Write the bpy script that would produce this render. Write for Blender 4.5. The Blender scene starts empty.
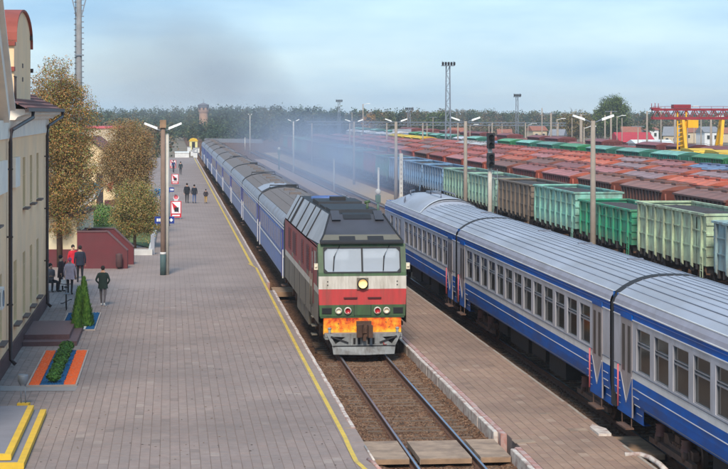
import bpy, bmesh, math, random
from mathutils import Vector, Matrix
R = math.radians
random.seed(7)
scene = bpy.context.scene
col = scene.collection

# ---------------------------------------------------------------- camera, world, sun, exposure
F = 1850.0; CX = 364.0; HY = 113.0; H = 8.45          # focal length in photo pixels, principal column, horizon row, eye height over rail
TH = math.atan(194.0 / F); SN = math.sin(TH); CS = math.cos(TH)   # tracks vanish 194 px left of centre
cam = bpy.data.cameras.new('camera'); camo = bpy.data.objects.new('camera', cam); col.objects.link(camo)
camo.location = (0, 0, H); camo.rotation_euler = (R(90), 0, -TH)
cam.sensor_width = 36.0; cam.lens = 36.0 * F / 728.0
cam.shift_y = -(234.5 - HY) / 728.0
cam.clip_start = 0.5; cam.clip_end = 20000
scene.camera = camo

SUN_EL = R(42); SUN_AZ = R(190)                        # azimuth measured clockwise from +y (down the line)
world = bpy.data.worlds.new('World'); scene.world = world; world.use_nodes = True
wn = world.node_tree.nodes; wl = world.node_tree.links; wn.clear()
wo = wn.new('ShaderNodeOutputWorld'); bg = wn.new('ShaderNodeBackground')
sky = wn.new('ShaderNodeTexSky'); sky.sky_type = 'NISHITA'; sky.sun_disc = False
sky.sun_elevation = SUN_EL; sky.sun_rotation = SUN_AZ; sky.air_density = 1.0; sky.dust_density = 0.6; sky.ozone_density = 1.6; sky.altitude = 100
tc = wn.new('ShaderNodeTexCoord'); mp = wn.new('ShaderNodeMapping'); mp.inputs['Scale'].default_value = (1.4, 1.4, 7.0)
nz = wn.new('ShaderNodeTexNoise'); nz.inputs['Scale'].default_value = 2.6; nz.inputs['Detail'].default_value = 6; nz.inputs['Roughness'].default_value = 0.55
rmp = wn.new('ShaderNodeMapRange'); rmp.inputs['From Min'].default_value = 0.38; rmp.inputs['From Max'].default_value = 0.72
rmp.inputs['To Min'].default_value = 0.64; rmp.inputs['To Max'].default_value = 1.0
mixc = wn.new('ShaderNodeMix'); mixc.data_type = 'RGBA'
mixc.inputs[7].default_value = (1.75, 2.95, 4.2, 1)       # thin high cloud
wl.new(tc.outputs['Generated'], mp.inputs['Vector']); wl.new(mp.outputs['Vector'], nz.inputs['Vector'])
wl.new(nz.outputs['Fac'], rmp.inputs['Value']); wl.new(rmp.outputs['Result'], mixc.inputs[0])
wl.new(sky.outputs['Color'], mixc.inputs[6]); wl.new(mixc.outputs[2], bg.inputs['Color'])
bg.inputs['Strength'].default_value = 0.113
wl.new(bg.outputs['Background'], wo.inputs['Surface'])
sl = bpy.data.lights.new('sun', 'SUN'); sl.energy = 2.0; sl.angle = R(14); sl.color = (1.0, 0.90, 0.76)
slo = bpy.data.objects.new('sun', sl); col.objects.link(slo)
sd = Vector((math.sin(SUN_AZ) * math.cos(SUN_EL), math.cos(SUN_AZ) * math.cos(SUN_EL), math.sin(SUN_EL)))
slo.rotation_euler = sd.to_track_quat('Z', 'Y').to_euler()
vs = scene.view_settings; vs.view_transform = 'Standard'; vs.look = 'None'; vs.exposure = 0.94; vs.gamma = 1.0; vs.use_curve_mapping = False
scene.cycles.max_bounces = 6; scene.cycles.transparent_max_bounces = 8; scene.cycles.volume_bounces = 1
scene.cycles.volume_step_rate = 2.0; scene.cycles.volume_max_steps = 40
scene.cycles.use_denoising = True

# ---------------------------------------------------------------- photo pixel -> place
def cam2w(X, Z): return (X * CS + Z * SN, -X * SN + Z * CS)
def P(px, py, z=0.2):                     # pixel on a level plane of height z
    k = (py - HY) / (H - z); return cam2w((px - CX) / k, F / k)
def PZ(px, Z): return cam2w((px - CX) * Z / F, Z)       # pixel column at a depth
def SU(px, u):                            # station along the line where column px meets offset u
    d = px - CX; return u * (F * CS - d * SN) / (d * CS + F * SN)
def ZH(py, s, u): return H - (py - HY) * (u * SN + s * CS) / F   # height of a pixel row at a known place

# ---------------------------------------------------------------- mesh building
class MB:
    def __init__(self): self.v = []; self.f = []; self.m = []; self.s = []
    def add(self, vs_, fs, mi=0, sm=False):
        b = len(self.v); self.v += [tuple(p) for p in vs_]
        for f in fs: self.f.append(tuple(b + i for i in f)); self.m.append(mi); self.s.append(sm)
        return self
    def box(self, x0, x1, y0, y1, z0, z1, mi=0):
        return self.add([(x0,y0,z0),(x1,y0,z0),(x1,y1,z0),(x0,y1,z0),(x0,y0,z1),(x1,y0,z1),(x1,y1,z1),(x0,y1,z1)],
            [(0,3,2,1),(4,5,6,7),(0,1,5,4),(1,2,6,5),(2,3,7,6),(3,0,4,7)], mi)
    def quad(self, a, b, c, d, mi=0): return self.add([a,b,c,d], [(0,1,2,3)], mi)
    def slab(self, pts, z0, z1, mi=0):                 # polygon in plan (counter-clockwise) with thickness
        n = len(pts)
        return self.add([(x,y,z0) for x,y in pts]+[(x,y,z1) for x,y in pts],
            [tuple(range(n-1,-1,-1)), tuple(range(n,2*n))]+[(i,(i+1)%n,n+(i+1)%n,n+i) for i in range(n)], mi)
    def prism(self, prof, y0, y1, mi=0, cap=True, sm=False):   # closed profile (x,z) clockwise or not, along y
        n = len(prof)
        fs = [(i,(i+1)%n,n+(i+1)%n,n+i) for i in range(n)]
        self.add([(x,y0,z) for x,z in prof]+[(x,y1,z) for x,z in prof], fs, mi, sm)
        if cap:
            b = len(self.v) - 2*n
            for f in (tuple(b+i for i in range(n-1,-1,-1)), tuple(b+n+i for i in range(n))):
                self.f.append(f); self.m.append(mi); self.s.append(False)
        return self
    def sheet(self, prof, y0, y1, mi=0, sm=False):      # open profile
        n = len(prof)
        return self.add([(x,y0,z) for x,z in prof]+[(x,y1,z) for x,z in prof], [(i,i+1,n+i+1,n+i) for i in range(n-1)], mi, sm)
    def xprism(self, prof, x0, x1, mi=0):               # profile (y,z) along x
        n = len(prof)
        return self.add([(x0,y,z) for y,z in prof]+[(x1,y,z) for y,z in prof],
            [(i,(i+1)%n,n+(i+1)%n,n+i) for i in range(n)]+[tuple(range(n-1,-1,-1)), tuple(range(n,2*n))], mi)
    def tube(self, pts, r, n=6, mi=0, sm=True, cap=True):
        pts = [Vector(p) for p in pts]; rs = r if isinstance(r,(list,tuple)) else [r]*len(pts)
        vs_ = []; 
        for i,p in enumerate(pts):
            d = (pts[min(i+1,len(pts)-1)]-pts[max(i-1,0)])
            d = d.normalized() if d.length > 1e-9 else Vector((0,0,1))
            a = d.cross(Vector((0,0,1)) if abs(d.z) < .9 else Vector((1,0,0))).normalized(); b = d.cross(a)
            for j in range(n):
                t = 2*math.pi*j/n; vs_.append(p + (a*math.cos(t)+b*math.sin(t))*rs[i])
        fs = [(i*n+j, i*n+(j+1)%n, (i+1)*n+(j+1)%n, (i+1)*n+j) for i in range(len(pts)-1) for j in range(n)]
        if cap: fs += [tuple(range(n-1,-1,-1)), tuple(range((len(pts)-1)*n, len(pts)*n))]
        return self.add(vs_, fs, mi, sm)
    def bar(self, p, q, w, h=None, mi=0):               # square bar between points
        h = h or w; p = Vector(p); q = Vector(q); d = (q-p).normalized()
        a = d.cross(Vector((0,0,1)) if abs(d.z) < .95 else Vector((0,1,0))).normalized(); b = a.cross(d)
        vs_ = [e + a*sx*w/2 + b*sz*h/2 for e in (p,q) for sx,sz in ((-1,-1),(1,-1),(1,1),(-1,1))]
        return self.add(vs_, [(0,1,5,4),(1,2,6,5),(2,3,7,6),(3,0,4,7),(3,2,1,0),(4,5,6,7)], mi)
    def cyl(self, c, r, h, axis='z', n=16, mi=0, r2=None):
        c = Vector(c); d = {'x':Vector((1,0,0)),'y':Vector((0,1,0)),'z':Vector((0,0,1))}[axis]
        return self.tube([c, c+d*h], [r, r if r2 is None else r2], n, mi, True)
    def lathe(self, prof, c=(0,0), n=16, mi=0, sm=True):
        m = len(prof); vs_ = [(c[0]+r*math.cos(2*math.pi*j/n), c[1]+r*math.sin(2*math.pi*j/n), z) for r,z in prof for j in range(n)]
        return self.add(vs_, [(i*n+j,i*n+(j+1)%n,(i+1)*n+(j+1)%n,(i+1)*n+j) for i in range(m-1) for j in range(n)], mi, sm)
    def ball(self, c, rx, ry, rz, n=10, m=7, mi=0):
        prof = [(math.sin(math.pi*i/m), -math.cos(math.pi*i/m)) for i in range(m+1)]
        vs_ = [(c[0]+rx*max(r,1e-3)*math.cos(2*math.pi*j/n), c[1]+ry*max(r,1e-3)*math.sin(2*math.pi*j/n), c[2]+rz*z) for r,z in prof for j in range(n)]
        return self.add(vs_, [(i*n+j,i*n+(j+1)%n,(i+1)*n+(j+1)%n,(i+1)*n+j) for i in range(m) for j in range(n)], mi, True)
    def mesh(self, name, mats, weld=False):
        me = bpy.data.meshes.new(name); me.from_pydata(self.v, [], self.f)
        for m in (mats if isinstance(mats,(list,tuple)) else [mats]): me.materials.append(m)
        me.polygons.foreach_set('material_index', self.m); me.polygons.foreach_set('use_smooth', self.s)
        me.update(); return me
    def build(self, name, mats, parent=None, loc=None, rz=0, me=None):
        me = me or self.mesh(name, mats)
        return obj(name, me, parent, loc, rz)
def obj(name, me, parent=None, loc=None, rz=0):
    o = bpy.data.objects.new(name, me); col.objects.link(o)
    if parent is not None: o.parent = parent
    if loc is not None: o.location = loc
    if rz: o.rotation_euler = (0,0,rz)
    return o
def tag(o, label, cat, group=None):
    o['label'] = label; o['category'] = cat
    if group: o['group'] = group
    return o
def thing(name, label, cat, loc=(0,0,0), rz=0, group=None):
    return tag(obj(name, None, None, loc, rz), label, cat, group)
def struct(o): o['kind'] = 'structure'; return o
def stuff(o): o['kind'] = 'stuff'; return o
KIDS = {}
def split(mb, axis, mid=0.0):
    out = [MB(), MB()]
    for f, m_, s_ in zip(mb.f, mb.m, mb.s):
        c = sum(mb.v[i][axis] for i in f)/len(f); o = out[c > mid]; o.add([mb.v[i] for i in f], [tuple(range(len(f)))], m_, s_)
    return out
def copy_tree(o, parent=None):
    c = o.copy(); col.objects.link(c); c.parent = parent
    for ch in list(o.children): copy_tree(ch, c)
    return c
ORD = ['first','second','third','fourth','fifth','sixth','seventh','eighth','ninth','tenth','eleventh','twelfth','thirteenth','fourteenth','fifteenth','sixteenth',
       'seventeenth','eighteenth','nineteenth','twentieth','twenty-first','twenty-second','twenty-third','twenty-fourth','twenty-fifth','twenty-sixth','twenty-seventh','twenty-eighth','twenty-ninth','thirtieth','thirty-first','thirty-second']

# ---------------------------------------------------------------- materials
def srgb(r, g, b):
    f = lambda c: (c/255/12.92) if c/255 <= .04045 else ((c/255+.055)/1.055)**2.4
    return (f(r), f(g), f(b), 1)
def mat(name, c, rough=.6, metal=0., var=.12, scale=2., dirt=None, damt=0., dscale=.8, bump=0., bscale=30., stretch=(1,1,1), spec=.5, rnd=0., world=False):
    m = bpy.data.materials.new(name); m.use_nodes = True; nt = m.node_tree; N = nt.nodes; L = nt.links
    b = N['Principled BSDF']; b.inputs['Roughness'].default_value = rough; b.inputs['Metallic'].default_value = metal
    b.inputs['Specular IOR Level'].default_value = spec
    c = tuple(c) if len(c) == 4 else tuple(c)+(1,)
    t = N.new('ShaderNodeTexCoord'); mp = N.new('ShaderNodeMapping'); mp.inputs['Scale'].default_value = stretch
    gp = N.new('ShaderNodeNewGeometry') if world else None
    L.new(gp.outputs['Position'] if world else t.outputs['Object'], mp.inputs['Vector'])
    n1 = N.new('ShaderNodeTexNoise'); n1.inputs['Scale'].default_value = scale; n1.inputs['Detail'].default_value = 5
    L.new(mp.outputs['Vector'], n1.inputs['Vector'])
    mr = N.new('ShaderNodeMapRange'); mr.inputs['From Min'].default_value=.3; mr.inputs['From Max'].default_value=.7
    mr.inputs['To Min'].default_value = 1-var; mr.inputs['To Max'].default_value = 1+var; L.new(n1.outputs['Fac'], mr.inputs['Value'])
    val = mr.outputs['Result']
    if rnd:
        oi = N.new('ShaderNodeObjectInfo'); m2 = N.new('ShaderNodeMapRange'); m2.inputs['To Min'].default_value=1-rnd; m2.inputs['To Max'].default_value=1+rnd
        L.new(oi.outputs['Random'], m2.inputs['Value']); mu = N.new('ShaderNodeMath'); mu.operation='MULTIPLY'
        L.new(val, mu.inputs[0]); L.new(m2.outputs['Result'], mu.inputs[1]); val = mu.outputs[0]
    sc = N.new('ShaderNodeVectorMath'); sc.operation='SCALE'; sc.inputs[0].default_value = c[:3]; L.new(val, sc.inputs['Scale'])
    out = sc.outputs['Vector']
    if dirt is not None and damt > 0:
        n2 = N.new('ShaderNodeTexNoise'); n2.inputs['Scale'].default_value = dscale; n2.inputs['Detail'].default_value = 8; n2.inputs['Roughness'].default_value=.65
        L.new(mp.outputs['Vector'], n2.inputs['Vector'])
        r2 = N.new('ShaderNodeMapRange'); r2.inputs['From Min'].default_value=.42; r2.inputs['From Max'].default_value=.68; r2.inputs['To Max'].default_value = damt
        L.new(n2.outputs['Fac'], r2.inputs['Value'])
        mx = N.new('ShaderNodeMix'); mx.data_type='RGBA'; mx.inputs[7].default_value = (tuple(dirt)+(1,))[:4]
        L.new(r2.outputs['Result'], mx.inputs[0]); L.new(out, mx.inputs[6]); out = mx.outputs[2]
    L.new(out, b.inputs['Base Color'])
    if bump:
        n3 = N.new('ShaderNodeTexNoise'); n3.inputs['Scale'].default_value=bscale; n3.inputs['Detail'].default_value=4
        L.new(t.outputs['Object'], n3.inputs['Vector'])
        bp = N.new('ShaderNodeBump'); bp.inputs['Strength'].default_value=bump; bp.inputs['Distance'].default_value=.02
        L.new(n3.outputs['Fac'], bp.inputs['Height']); L.new(bp.outputs['Normal'], b.inputs['Normal'])
    return m
M = {}
GRIME = (.09,.075,.06); RUST = (.16,.075,.04)
def dm(key, rgb, **k): M[key] = mat(key, srgb(*rgb), **k); return M[key]
# trains
dm('emu_blue', (10,92,176), rough=.5, var=.12, dirt=(.055,.06,.085), damt=.6, dscale=.9, spec=.08, stretch=(1,.6,2))
dm('emu_white', (224,222,220), rough=.4, var=.06, dirt=(.25,.22,.2), damt=.3)
dm('emu_grey', (182,180,186), rough=.5, var=.08, dirt=(.26,.235,.22), damt=.6, dscale=1.2, stretch=(1,1,.5))
dm('emu_roof', (162,166,178), rough=.55, var=.10, scale=.6, dirt=(.26,.255,.26), damt=.55, dscale=.45, stretch=(1.5,.5,1))
dm('emu_cornice', (150,146,158), rough=.5, var=.08, dirt=(.2,.17,.16), damt=.4)
dm('roof_rib', (142,147,160), rough=.5)
dm('seam', (106,110,122), rough=.6)
dm('rubber', (44,44,48), rough=.8)
dm('window_glass', (50,53,50), rough=.12, var=.45, scale=1.3, spec=.4, rnd=.5)
dm('door_glass', (58,58,56), rough=.4, var=.3, spec=.3)
dm('window_frame', (128,128,134), rough=.4)
dm('door_grey', (150,142,142), rough=.45, dirt=GRIME, damt=.3)
dm('handrail_red', (206,96,104), rough=.5)
dm('bogie', (92,70,60), rough=.85, var=.3, scale=6, dirt=RUST, damt=.6, dscale=4)
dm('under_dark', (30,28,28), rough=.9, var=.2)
dm('wheel_steel', (86,70,62), rough=.6, metal=.3, var=.2, dirt=RUST, damt=.5)
dm('tread_steel', (150,150,155), rough=.3, metal=.9)
dm('loco_green', (66,96,60), rough=.5, var=.14, dirt=(.045,.045,.035), damt=.65, dscale=1.5, stretch=(3,3,.5), bump=.12, bscale=6)
dm('loco_red', (192,62,62), rough=.5, var=.10, dirt=(.22,.07,.055), damt=.6, dscale=1.5, stretch=(3,3,.5), bump=.1, bscale=6)
dm('loco_side_red', (160,70,68), rough=.6, var=.14, dirt=(.10,.06,.05), damt=.6, dscale=1.2, stretch=(2,2,.6))
dm('loco_white', (208,202,192), rough=.5, var=.07, dirt=(.30,.25,.19), damt=.7, dscale=1.5, stretch=(3,3,.5), bump=.1, bscale=6)
dm('loco_olive', (122,112,98), rough=.7, var=.16, dirt=GRIME, damt=.6, dscale=1.3, stretch=(2,2,.6))
dm('loco_visor', (108,105,94), rough=.6, var=.12, dirt=GRIME, damt=.5, dscale=2)
dm('loco_hood', (66,66,76), rough=.6, var=.2, scale=1.2, dirt=(.05,.05,.055), damt=.5)
dm('loco_roof_panel', (166,166,172), rough=.45, metal=.1, var=.12, scale=.7, dirt=(.12,.12,.13), damt=.45, dscale=.5)
dm('loco_black', (36,36,40), rough=.7, var=.2)
dm('loco_louver', (96,34,36), rough=.6)
dm('plow_grey', (140,144,146), rough=.65, var=.14, dirt=(.10,.08,.065), damt=.75, dscale=2.2, stretch=(2,2,.8))
dm('rust_brown', (84,60,48), rough=.85, var=.2, scale=8)
dm('lamp_white', (226,214,190), rough=.2)
dm('lamp_red', (176,28,38), rough=.2)
dm('coach_blue', (72,102,164), rough=.45, var=.1, dirt=(.2,.2,.22), damt=.4)
dm('coach_pale', (112,128,168), rough=.5, var=.08, dirt=(.2,.2,.22), damt=.4)
dm('coach_white', (216,214,210), rough=.5)
dm('coach_deep', (52,54,140), rough=.5)
dm('coach_roof', (118,108,104), rough=.75, var=.14, scale=.8, dirt=(.12,.09,.08), damt=.5)
dm('coach_roof_edge', (146,152,164), rough=.7, var=.15, dirt=(.2,.15,.12), damt=.5)
# ground and platforms
dm('rail_side', (96,66,50), rough=.85, var=.2, scale=8)
dm('rail_head', (150,158,175), rough=.28, metal=.85, var=.1)
dm('sleeper', (124,102,84), rough=.95, var=.3, scale=6, dirt=(.11,.062,.036), damt=.9, dscale=3, rnd=.25)
for i,(a,b_,c_) in enumerate([(151,134,127),(149,132,126),(154,136,129),(147,131,125),(152,133,126),(136,121,115),(161,145,137)]):
    dm('slab%d'%i, (a,b_,c_), rough=.85, var=.10, scale=5, dirt=(.175,.14,.13), damt=.7, dscale=.16, bump=.15, bscale=60, world=True)
for i,(a,b_,c_) in enumerate([(160,131,112),(158,129,110),(163,134,115),(156,126,109),(141,115,99),(173,147,128)]):
    dm('brick%d'%i, (a,b_,c_), rough=.88, var=.10, scale=5, dirt=(.185,.125,.098), damt=.7, dscale=.22, bump=.15, bscale=60, world=True)
dm('joint', (126,110,103), rough=.95, var=.15)
dm('white_paint', (216,206,196), rough=.7, var=.08, dirt=(.3,.16,.13), damt=.9, dscale=3.5)
dm('pink_paint', (178,128,118), rough=.8, var=.15, dirt=(.5,.45,.42), damt=.8, dscale=4)
dm('yellow_paint', (218,184,72), rough=.7, var=.08, dirt=(.35,.27,.15), damt=.55, dscale=3)
dm('yellow_step', (228,184,48), rough=.6, var=.06, dirt=(.45,.3,.06), damt=.4, dscale=3)
dm('panel_worn', (166,142,122), rough=.9, var=.14, scale=2.5, dirt=(.14,.10,.08), damt=.7, dscale=1.6, bump=.3)
dm('concrete', (166,154,142), rough=.85, var=.12, scale=3, dirt=(.22,.18,.14), damt=.4, bump=.2)
dm('board', (164,132,104), rough=.9, var=.2, scale=3, dirt=(.15,.10,.07), damt=.6, dscale=2)
dm('grey_patch', (150,144,142), rough=.85, var=.06, dirt=(.3,.28,.28), damt=.3)
dm('landing', (128,126,134), rough=.85, var=.06)
# ---------------------------------------------------------------- setting: ground, tracks, platforms
def ground_mat():
    m = bpy.data.materials.new('ballast'); m.use_nodes = True; nt = m.node_tree; N = nt.nodes; L = nt.links
    b = N['Principled BSDF']; b.inputs['Roughness'].default_value = .95; b.inputs['Specular IOR Level'].default_value = .2
    t = N.new('ShaderNodeTexCoord')
    v = N.new('ShaderNodeTexVoronoi'); v.inputs['Scale'].default_value = 14; L.new(t.outputs['Object'], v.inputs['Vector'])
    n = N.new('ShaderNodeTexNoise'); n.inputs['Scale'].default_value=.5; n.inputs['Detail'].default_value=6; L.new(t.outputs['Object'], n.inputs['Vector'])
    cr = N.new('ShaderNodeValToRGB'); e = cr.color_ramp.elements
    e[0].color = (.065,.034,.02,1); e[1].color = (.25,.15,.095,1); e2 = cr.color_ramp.elements.new(.5); e2.color = (.145,.076,.045,1)
    sx = N.new('ShaderNodeSeparateColor'); L.new(v.outputs['Color'], sx.inputs['Color']); L.new(sx.outputs['Red'], cr.inputs['Fac'])
    c2 = N.new('ShaderNodeValToRGB'); e = c2.color_ramp.elements; e[0].position=.3; e[1].position=.7
    e[0].color = (.75,.68,.6,1); e[1].color = (1.25,1.15,1.05,1); L.new(n.outputs['Fac'], c2.inputs['Fac'])
    mx = N.new('ShaderNodeMix'); mx.data_type='RGBA'; mx.blend_type='MULTIPLY'; mx.inputs[0].default_value=1
    L.new(cr.outputs['Color'], mx.inputs[6]); L.new(c2.outputs['Color'], mx.inputs[7]); L.new(mx.outputs[2], b.inputs['Base Color'])
    bp = N.new('ShaderNodeBump'); bp.inputs['Strength'].default_value=.9; bp.inputs['Distance'].default_value=.05
    L.new(v.outputs['Distance'], bp.inputs['Height']); L.new(bp.outputs['Normal'], b.inputs['Normal']); return m
M['ballast'] = ground_mat()
def paving_mat(name, tints, joint, bw, bl):
    m = bpy.data.materials.new(name); m.use_nodes = True; nt = m.node_tree; N = nt.nodes; L = nt.links
    b = N['Principled BSDF']; b.inputs['Roughness'].default_value = .88
    t = N.new('ShaderNodeTexCoord'); mp = N.new('ShaderNodeMapping'); mp.inputs['Rotation'].default_value = (0,0,R(90)); L.new(t.outputs['Object'], mp.inputs['Vector'])
    br = N.new('ShaderNodeTexBrick'); br.inputs['Scale'].default_value = 1; br.inputs['Brick Width'].default_value = bl; br.inputs['Row Height'].default_value = bw
    br.inputs['Mortar Size'].default_value = .006; br.inputs['Color1'].default_value = srgb(*tints[0]); br.inputs['Color2'].default_value = srgb(*tints[1]); br.inputs['Mortar'].default_value = srgb(*joint)
    L.new(mp.outputs['Vector'], br.inputs['Vector'])
    n = N.new('ShaderNodeTexNoise'); n.inputs['Scale'].default_value=.35; n.inputs['Detail'].default_value=7; L.new(t.outputs['Object'], n.inputs['Vector'])
    mr = N.new('ShaderNodeMapRange'); mr.inputs['From Min'].default_value=.3; mr.inputs['From Max'].default_value=.7; mr.inputs['To Min'].default_value=.85; mr.inputs['To Max'].default_value=1.1
    L.new(n.outputs['Fac'], mr.inputs['Value'])
    sc = N.new('ShaderNodeVectorMath'); sc.operation='SCALE'; L.new(br.outputs['Color'], sc.inputs[0]); L.new(mr.outputs['Result'], sc.inputs['Scale'])
    L.new(sc.outputs['Vector'], b.inputs['Base Color']); return m
M['paving'] = paving_mat('paving', [(151,134,127),(148,132,126)], (122,107,100), .24, .48)
M['paving_red'] = paving_mat('paving_red', [(160,131,112),(157,128,110)], (120,98,87), .24, .48)
dm('earth', (128,112,92), rough=.95, var=.2, scale=.05, dirt=(.10,.085,.06), damt=.6, dscale=.2)
dm('sand', (176,146,110), rough=.95, var=.12, scale=.3, dirt=(.16,.11,.07), damt=.5, dscale=.3)
dm('lawn', (92,104,52), rough=.95, var=.25, scale=.8)

struct(MB().quad((-3000,-200,-.62),(3000,-200,-.62),(3000,9000,-.62),(-3000,9000,-.62)).build('ground', M['earth']))
# ballast bed under all the tracks
def grid(name, m, x0, x1, y0, y1, nx, ny, fz, parent=None):
    mb = MB(); vs_ = [(x0+(x1-x0)*i/nx, y0+(y1-y0)*j/ny, fz(x0+(x1-x0)*i/nx, y0+(y1-y0)*j/ny)) for j in range(ny+1) for i in range(nx+1)]
    mb.add(vs_, [(j*(nx+1)+i, j*(nx+1)+i+1, (j+1)*(nx+1)+i+1, (j+1)*(nx+1)+i) for j in range(ny) for i in range(nx)], 0, True)
    return mb.build(name, m, parent)
rb = random.Random(3)
struct(grid('ballast', M['ballast'], 4.6, 70, 36, 700, 2, 2, lambda x,y: -.36))
TRK = [6.68, 13.03, 18.4, 26.15, 31.3, 36.2, 41.2, 46.2, 51.6, 57.0, 62.2]
def bed(u0, u1, c, s0, s1):
    def fz(x, y):
        d = abs(x-c); base = -.198 if d < .62 else (-.205 if d < 1.3 else -.205+.10*min(1,(d-1.3)/.45))
        return base + rb.uniform(-.028,.028)
    return struct(grid('ballast_bed', M['ballast'], u0, u1, s0, s1, max(4,int((u1-u0)/.12)), int((s1-s0)/.16), fz))
bed(4.82, 8.34, TRK[0], 40, 66); bed(11.2, 14.7, TRK[1], 36, 80)
# loose stones near the camera
def stones():
    mb = MB(); r = random.Random(11)
    for k in range(24000):
        if k < 17000: x = r.uniform(4.86, 8.3); y = r.uniform(42, 64); c = TRK[0]
        else: x = r.uniform(11.27, 12.1); y = r.uniform(42, 62); c = TRK[1]
        d = abs(x-c); z = -.195 if d < 1.3 else -.20+.10*min(1,(d-1.3)/.45)
        if abs(d-.76) < .09: continue
        if c == TRK[0] and 44.6 < y < 47.4: continue
        a = r.uniform(.02,.045); b_ = a*r.uniform(.6,1); h = a*r.uniform(.5,.9); t = r.uniform(0,6.3)
        ca, sa = math.cos(t), math.sin(t); pts = [(a,0,0),(0,b_,.0),(-a,0,0),(0,-b_,0),(r.uniform(-.3,.3)*a, r.uniform(-.3,.3)*a, h)]
        mb.add([(x+px*ca-py*sa, y+px*sa+py*ca, z+pz) for px,py,pz in pts], [(0,1,4),(1,2,4),(2,3,4),(3,0,4)], r.choice((0,0,0,1,1,2)))
    o = mb.build('ballast_stones', [mat('stone_brown',(.15,.078,.045),.95,var=.3), mat('stone_tan',(.21,.132,.085),.95,var=.3), mat('stone_dark',(.06,.04,.03),.95,var=.3)])
    stuff(o); o['label'] = 'loose rusty brown ballast stones between the rails'; o['category'] = 'gravel'
stones()

RAILP = [(-.075,-.18),(.075,-.18),(.075,-.165),(.012,-.14),(.012,-.045),(.036,-.03),(.036,-.003),(.03,0),(-.03,0),(-.036,-.003),(-.036,-.03),(-.012,-.045),(-.012,-.14),(-.075,-.165)]
def rail_me(s0, s1):
    mb = MB(); mb.prism(RAILP, s0, s1, 0)
    mb.box(-.028,.028,s0,s1,-.002,.0015,1)
    return mb.mesh('rail', [M['rail_side'], M['rail_head']])
SLP = MB().box(-1.35,1.35,-.12,.12,-.30,-.185)
for _x in (-.795,.795):
    SLP.box(_x-.17,_x+.17,-.08,.08,-.185,-.172,1)
    for _d in (-.12,.12): SLP.box(_x+_d-.03,_x+_d+.03,-.035,.035,-.172,-.135,1)
SLP = SLP.mesh('sleeper', [M['sleeper'], M['rail_side']])
def track(u, s0, s1, sl0=None, sl1=None):
    t = struct(obj('railway_track', None, None, (u,0,0)))
    rm = rail_me(s0, s1)
    for sx in (-.795,.795): obj('rail', rm, t, (sx,0,0))
    if sl0 is not None:
        n = int((sl1-sl0)/.545)
        for i in range(n):
            o = obj('sleeper', SLP, t, (rb.uniform(-.03,.03), sl0+i*.545, rb.uniform(-.012,.012)), rb.uniform(-.012,.012))
    return t
track(TRK[0], 36, 420, 40, 70); track(TRK[1], 30, 420, 36, 66); track(TRK[2], 60, 420, 100, 190)
for u in TRK[3:]: track(u, 50, 460)

# ---- platforms
UE = 4.82                                            # left platform edge
plat = struct(obj('platform', None))
def plat_part(name, mb, mats): return mb.build(name, mats, plat)
S_NEAR0, S_NEAR1 = 42.0, 88.0
# concrete body: edge face towards the rails
plat_part('platform_body', MB().box(-60, UE-.30, 20, 345, -.6, .191), M['joint'])
plat_part('paving_far', MB().quad((-60,S_NEAR1-.75,.1962),(UE-.30,S_NEAR1-.75,.1962),(UE-.30,345,.1962),(-60,345,.1962)), M['paving'])
plat_part('paving_side', MB().quad((-60,20,.2),(-6.0,20,.2),(-6.0,S_NEAR1,.2),(-60,S_NEAR1,.2)), M['paving'])
SL = [MB().add([(.004,.004,-.03),(.236,.006,-.03),(.236,.474,-.03),(.006,.474,-.03),(.009,.009,0),(.231,.009,0),(.231,.471,0),(.009,.471,0)],
      [(4,5,6,7),(0,1,5,4),(1,2,6,5),(2,3,7,6),(3,0,4,7)]).mesh('paving_slab', M['slab%d'%i]) for i in range(7)]
SLB = [MB().add([(.004,.004,-.03),(.236,.006,-.03),(.236,.474,-.03),(.006,.474,-.03),(.009,.009,0),(.231,.009,0),(.231,.471,0),(.009,.471,0)],
      [(4,5,6,7),(0,1,5,4),(1,2,6,5),(2,3,7,6),(3,0,4,7)]).mesh('paving_brick', M['brick%d'%i]) for i in range(6)]
def pix(u, s):
    X = u*CS - s*SN; Z = u*SN + s*CS; return CX + F*X/Z, HY + F*(H-.2)/Z
def pave(parent, name, meshes, mats, u0, u1, s0, s1, limit, z=.2):
    cells = []; r = random.Random(5); nu = int(round((u1-u0)/.24))
    for j in range(int((s1-s0)/.48)+1):
        for i in range(nu):
            u = u0 + i*.24; s = s0 + j*.48 + (.24 if i % 2 else 0)
            px, py = pix(u+.12, s+.24)
            if s > s1-.4: continue
            vis = -5 < px < 733 and py < 474
            cells.append((0 if vis else 1, s, u))
    cells.sort(); mb = MB()
    for n,(vis,s,u) in enumerate(cells):
        dz = r.uniform(-.003,.003); mi = r.randrange(len(meshes)-2) if r.random() > .035 else len(meshes)-2+r.randrange(2)
        if n < limit and not vis:
            obj(name, meshes[mi], parent, (u,s,z+dz), 0)
        else:
            mb.add([(u+.009,s+.009,z+dz),(u+.231,s+.009,z+dz),(u+.231,s+.471,z+dz),(u+.009,s+.471,z+dz),(u+.006,s+.006,z-.03),(u+.236,s+.006,z-.03),(u+.236,s+.474,z-.03),(u+.006,s+.474,z-.03)],
                [(0,1,2,3),(4,5,1,0),(5,6,2,1),(6,7,3,2),(7,4,0,3)], mi)
    stuff(mb.build(name+'_field', mats, parent))
pave(plat, 'paving_slab', SL, [M['slab%d'%i] for i in range(7)], -6.0, UE-.30, S_NEAR0, S_NEAR1, 300)
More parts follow.
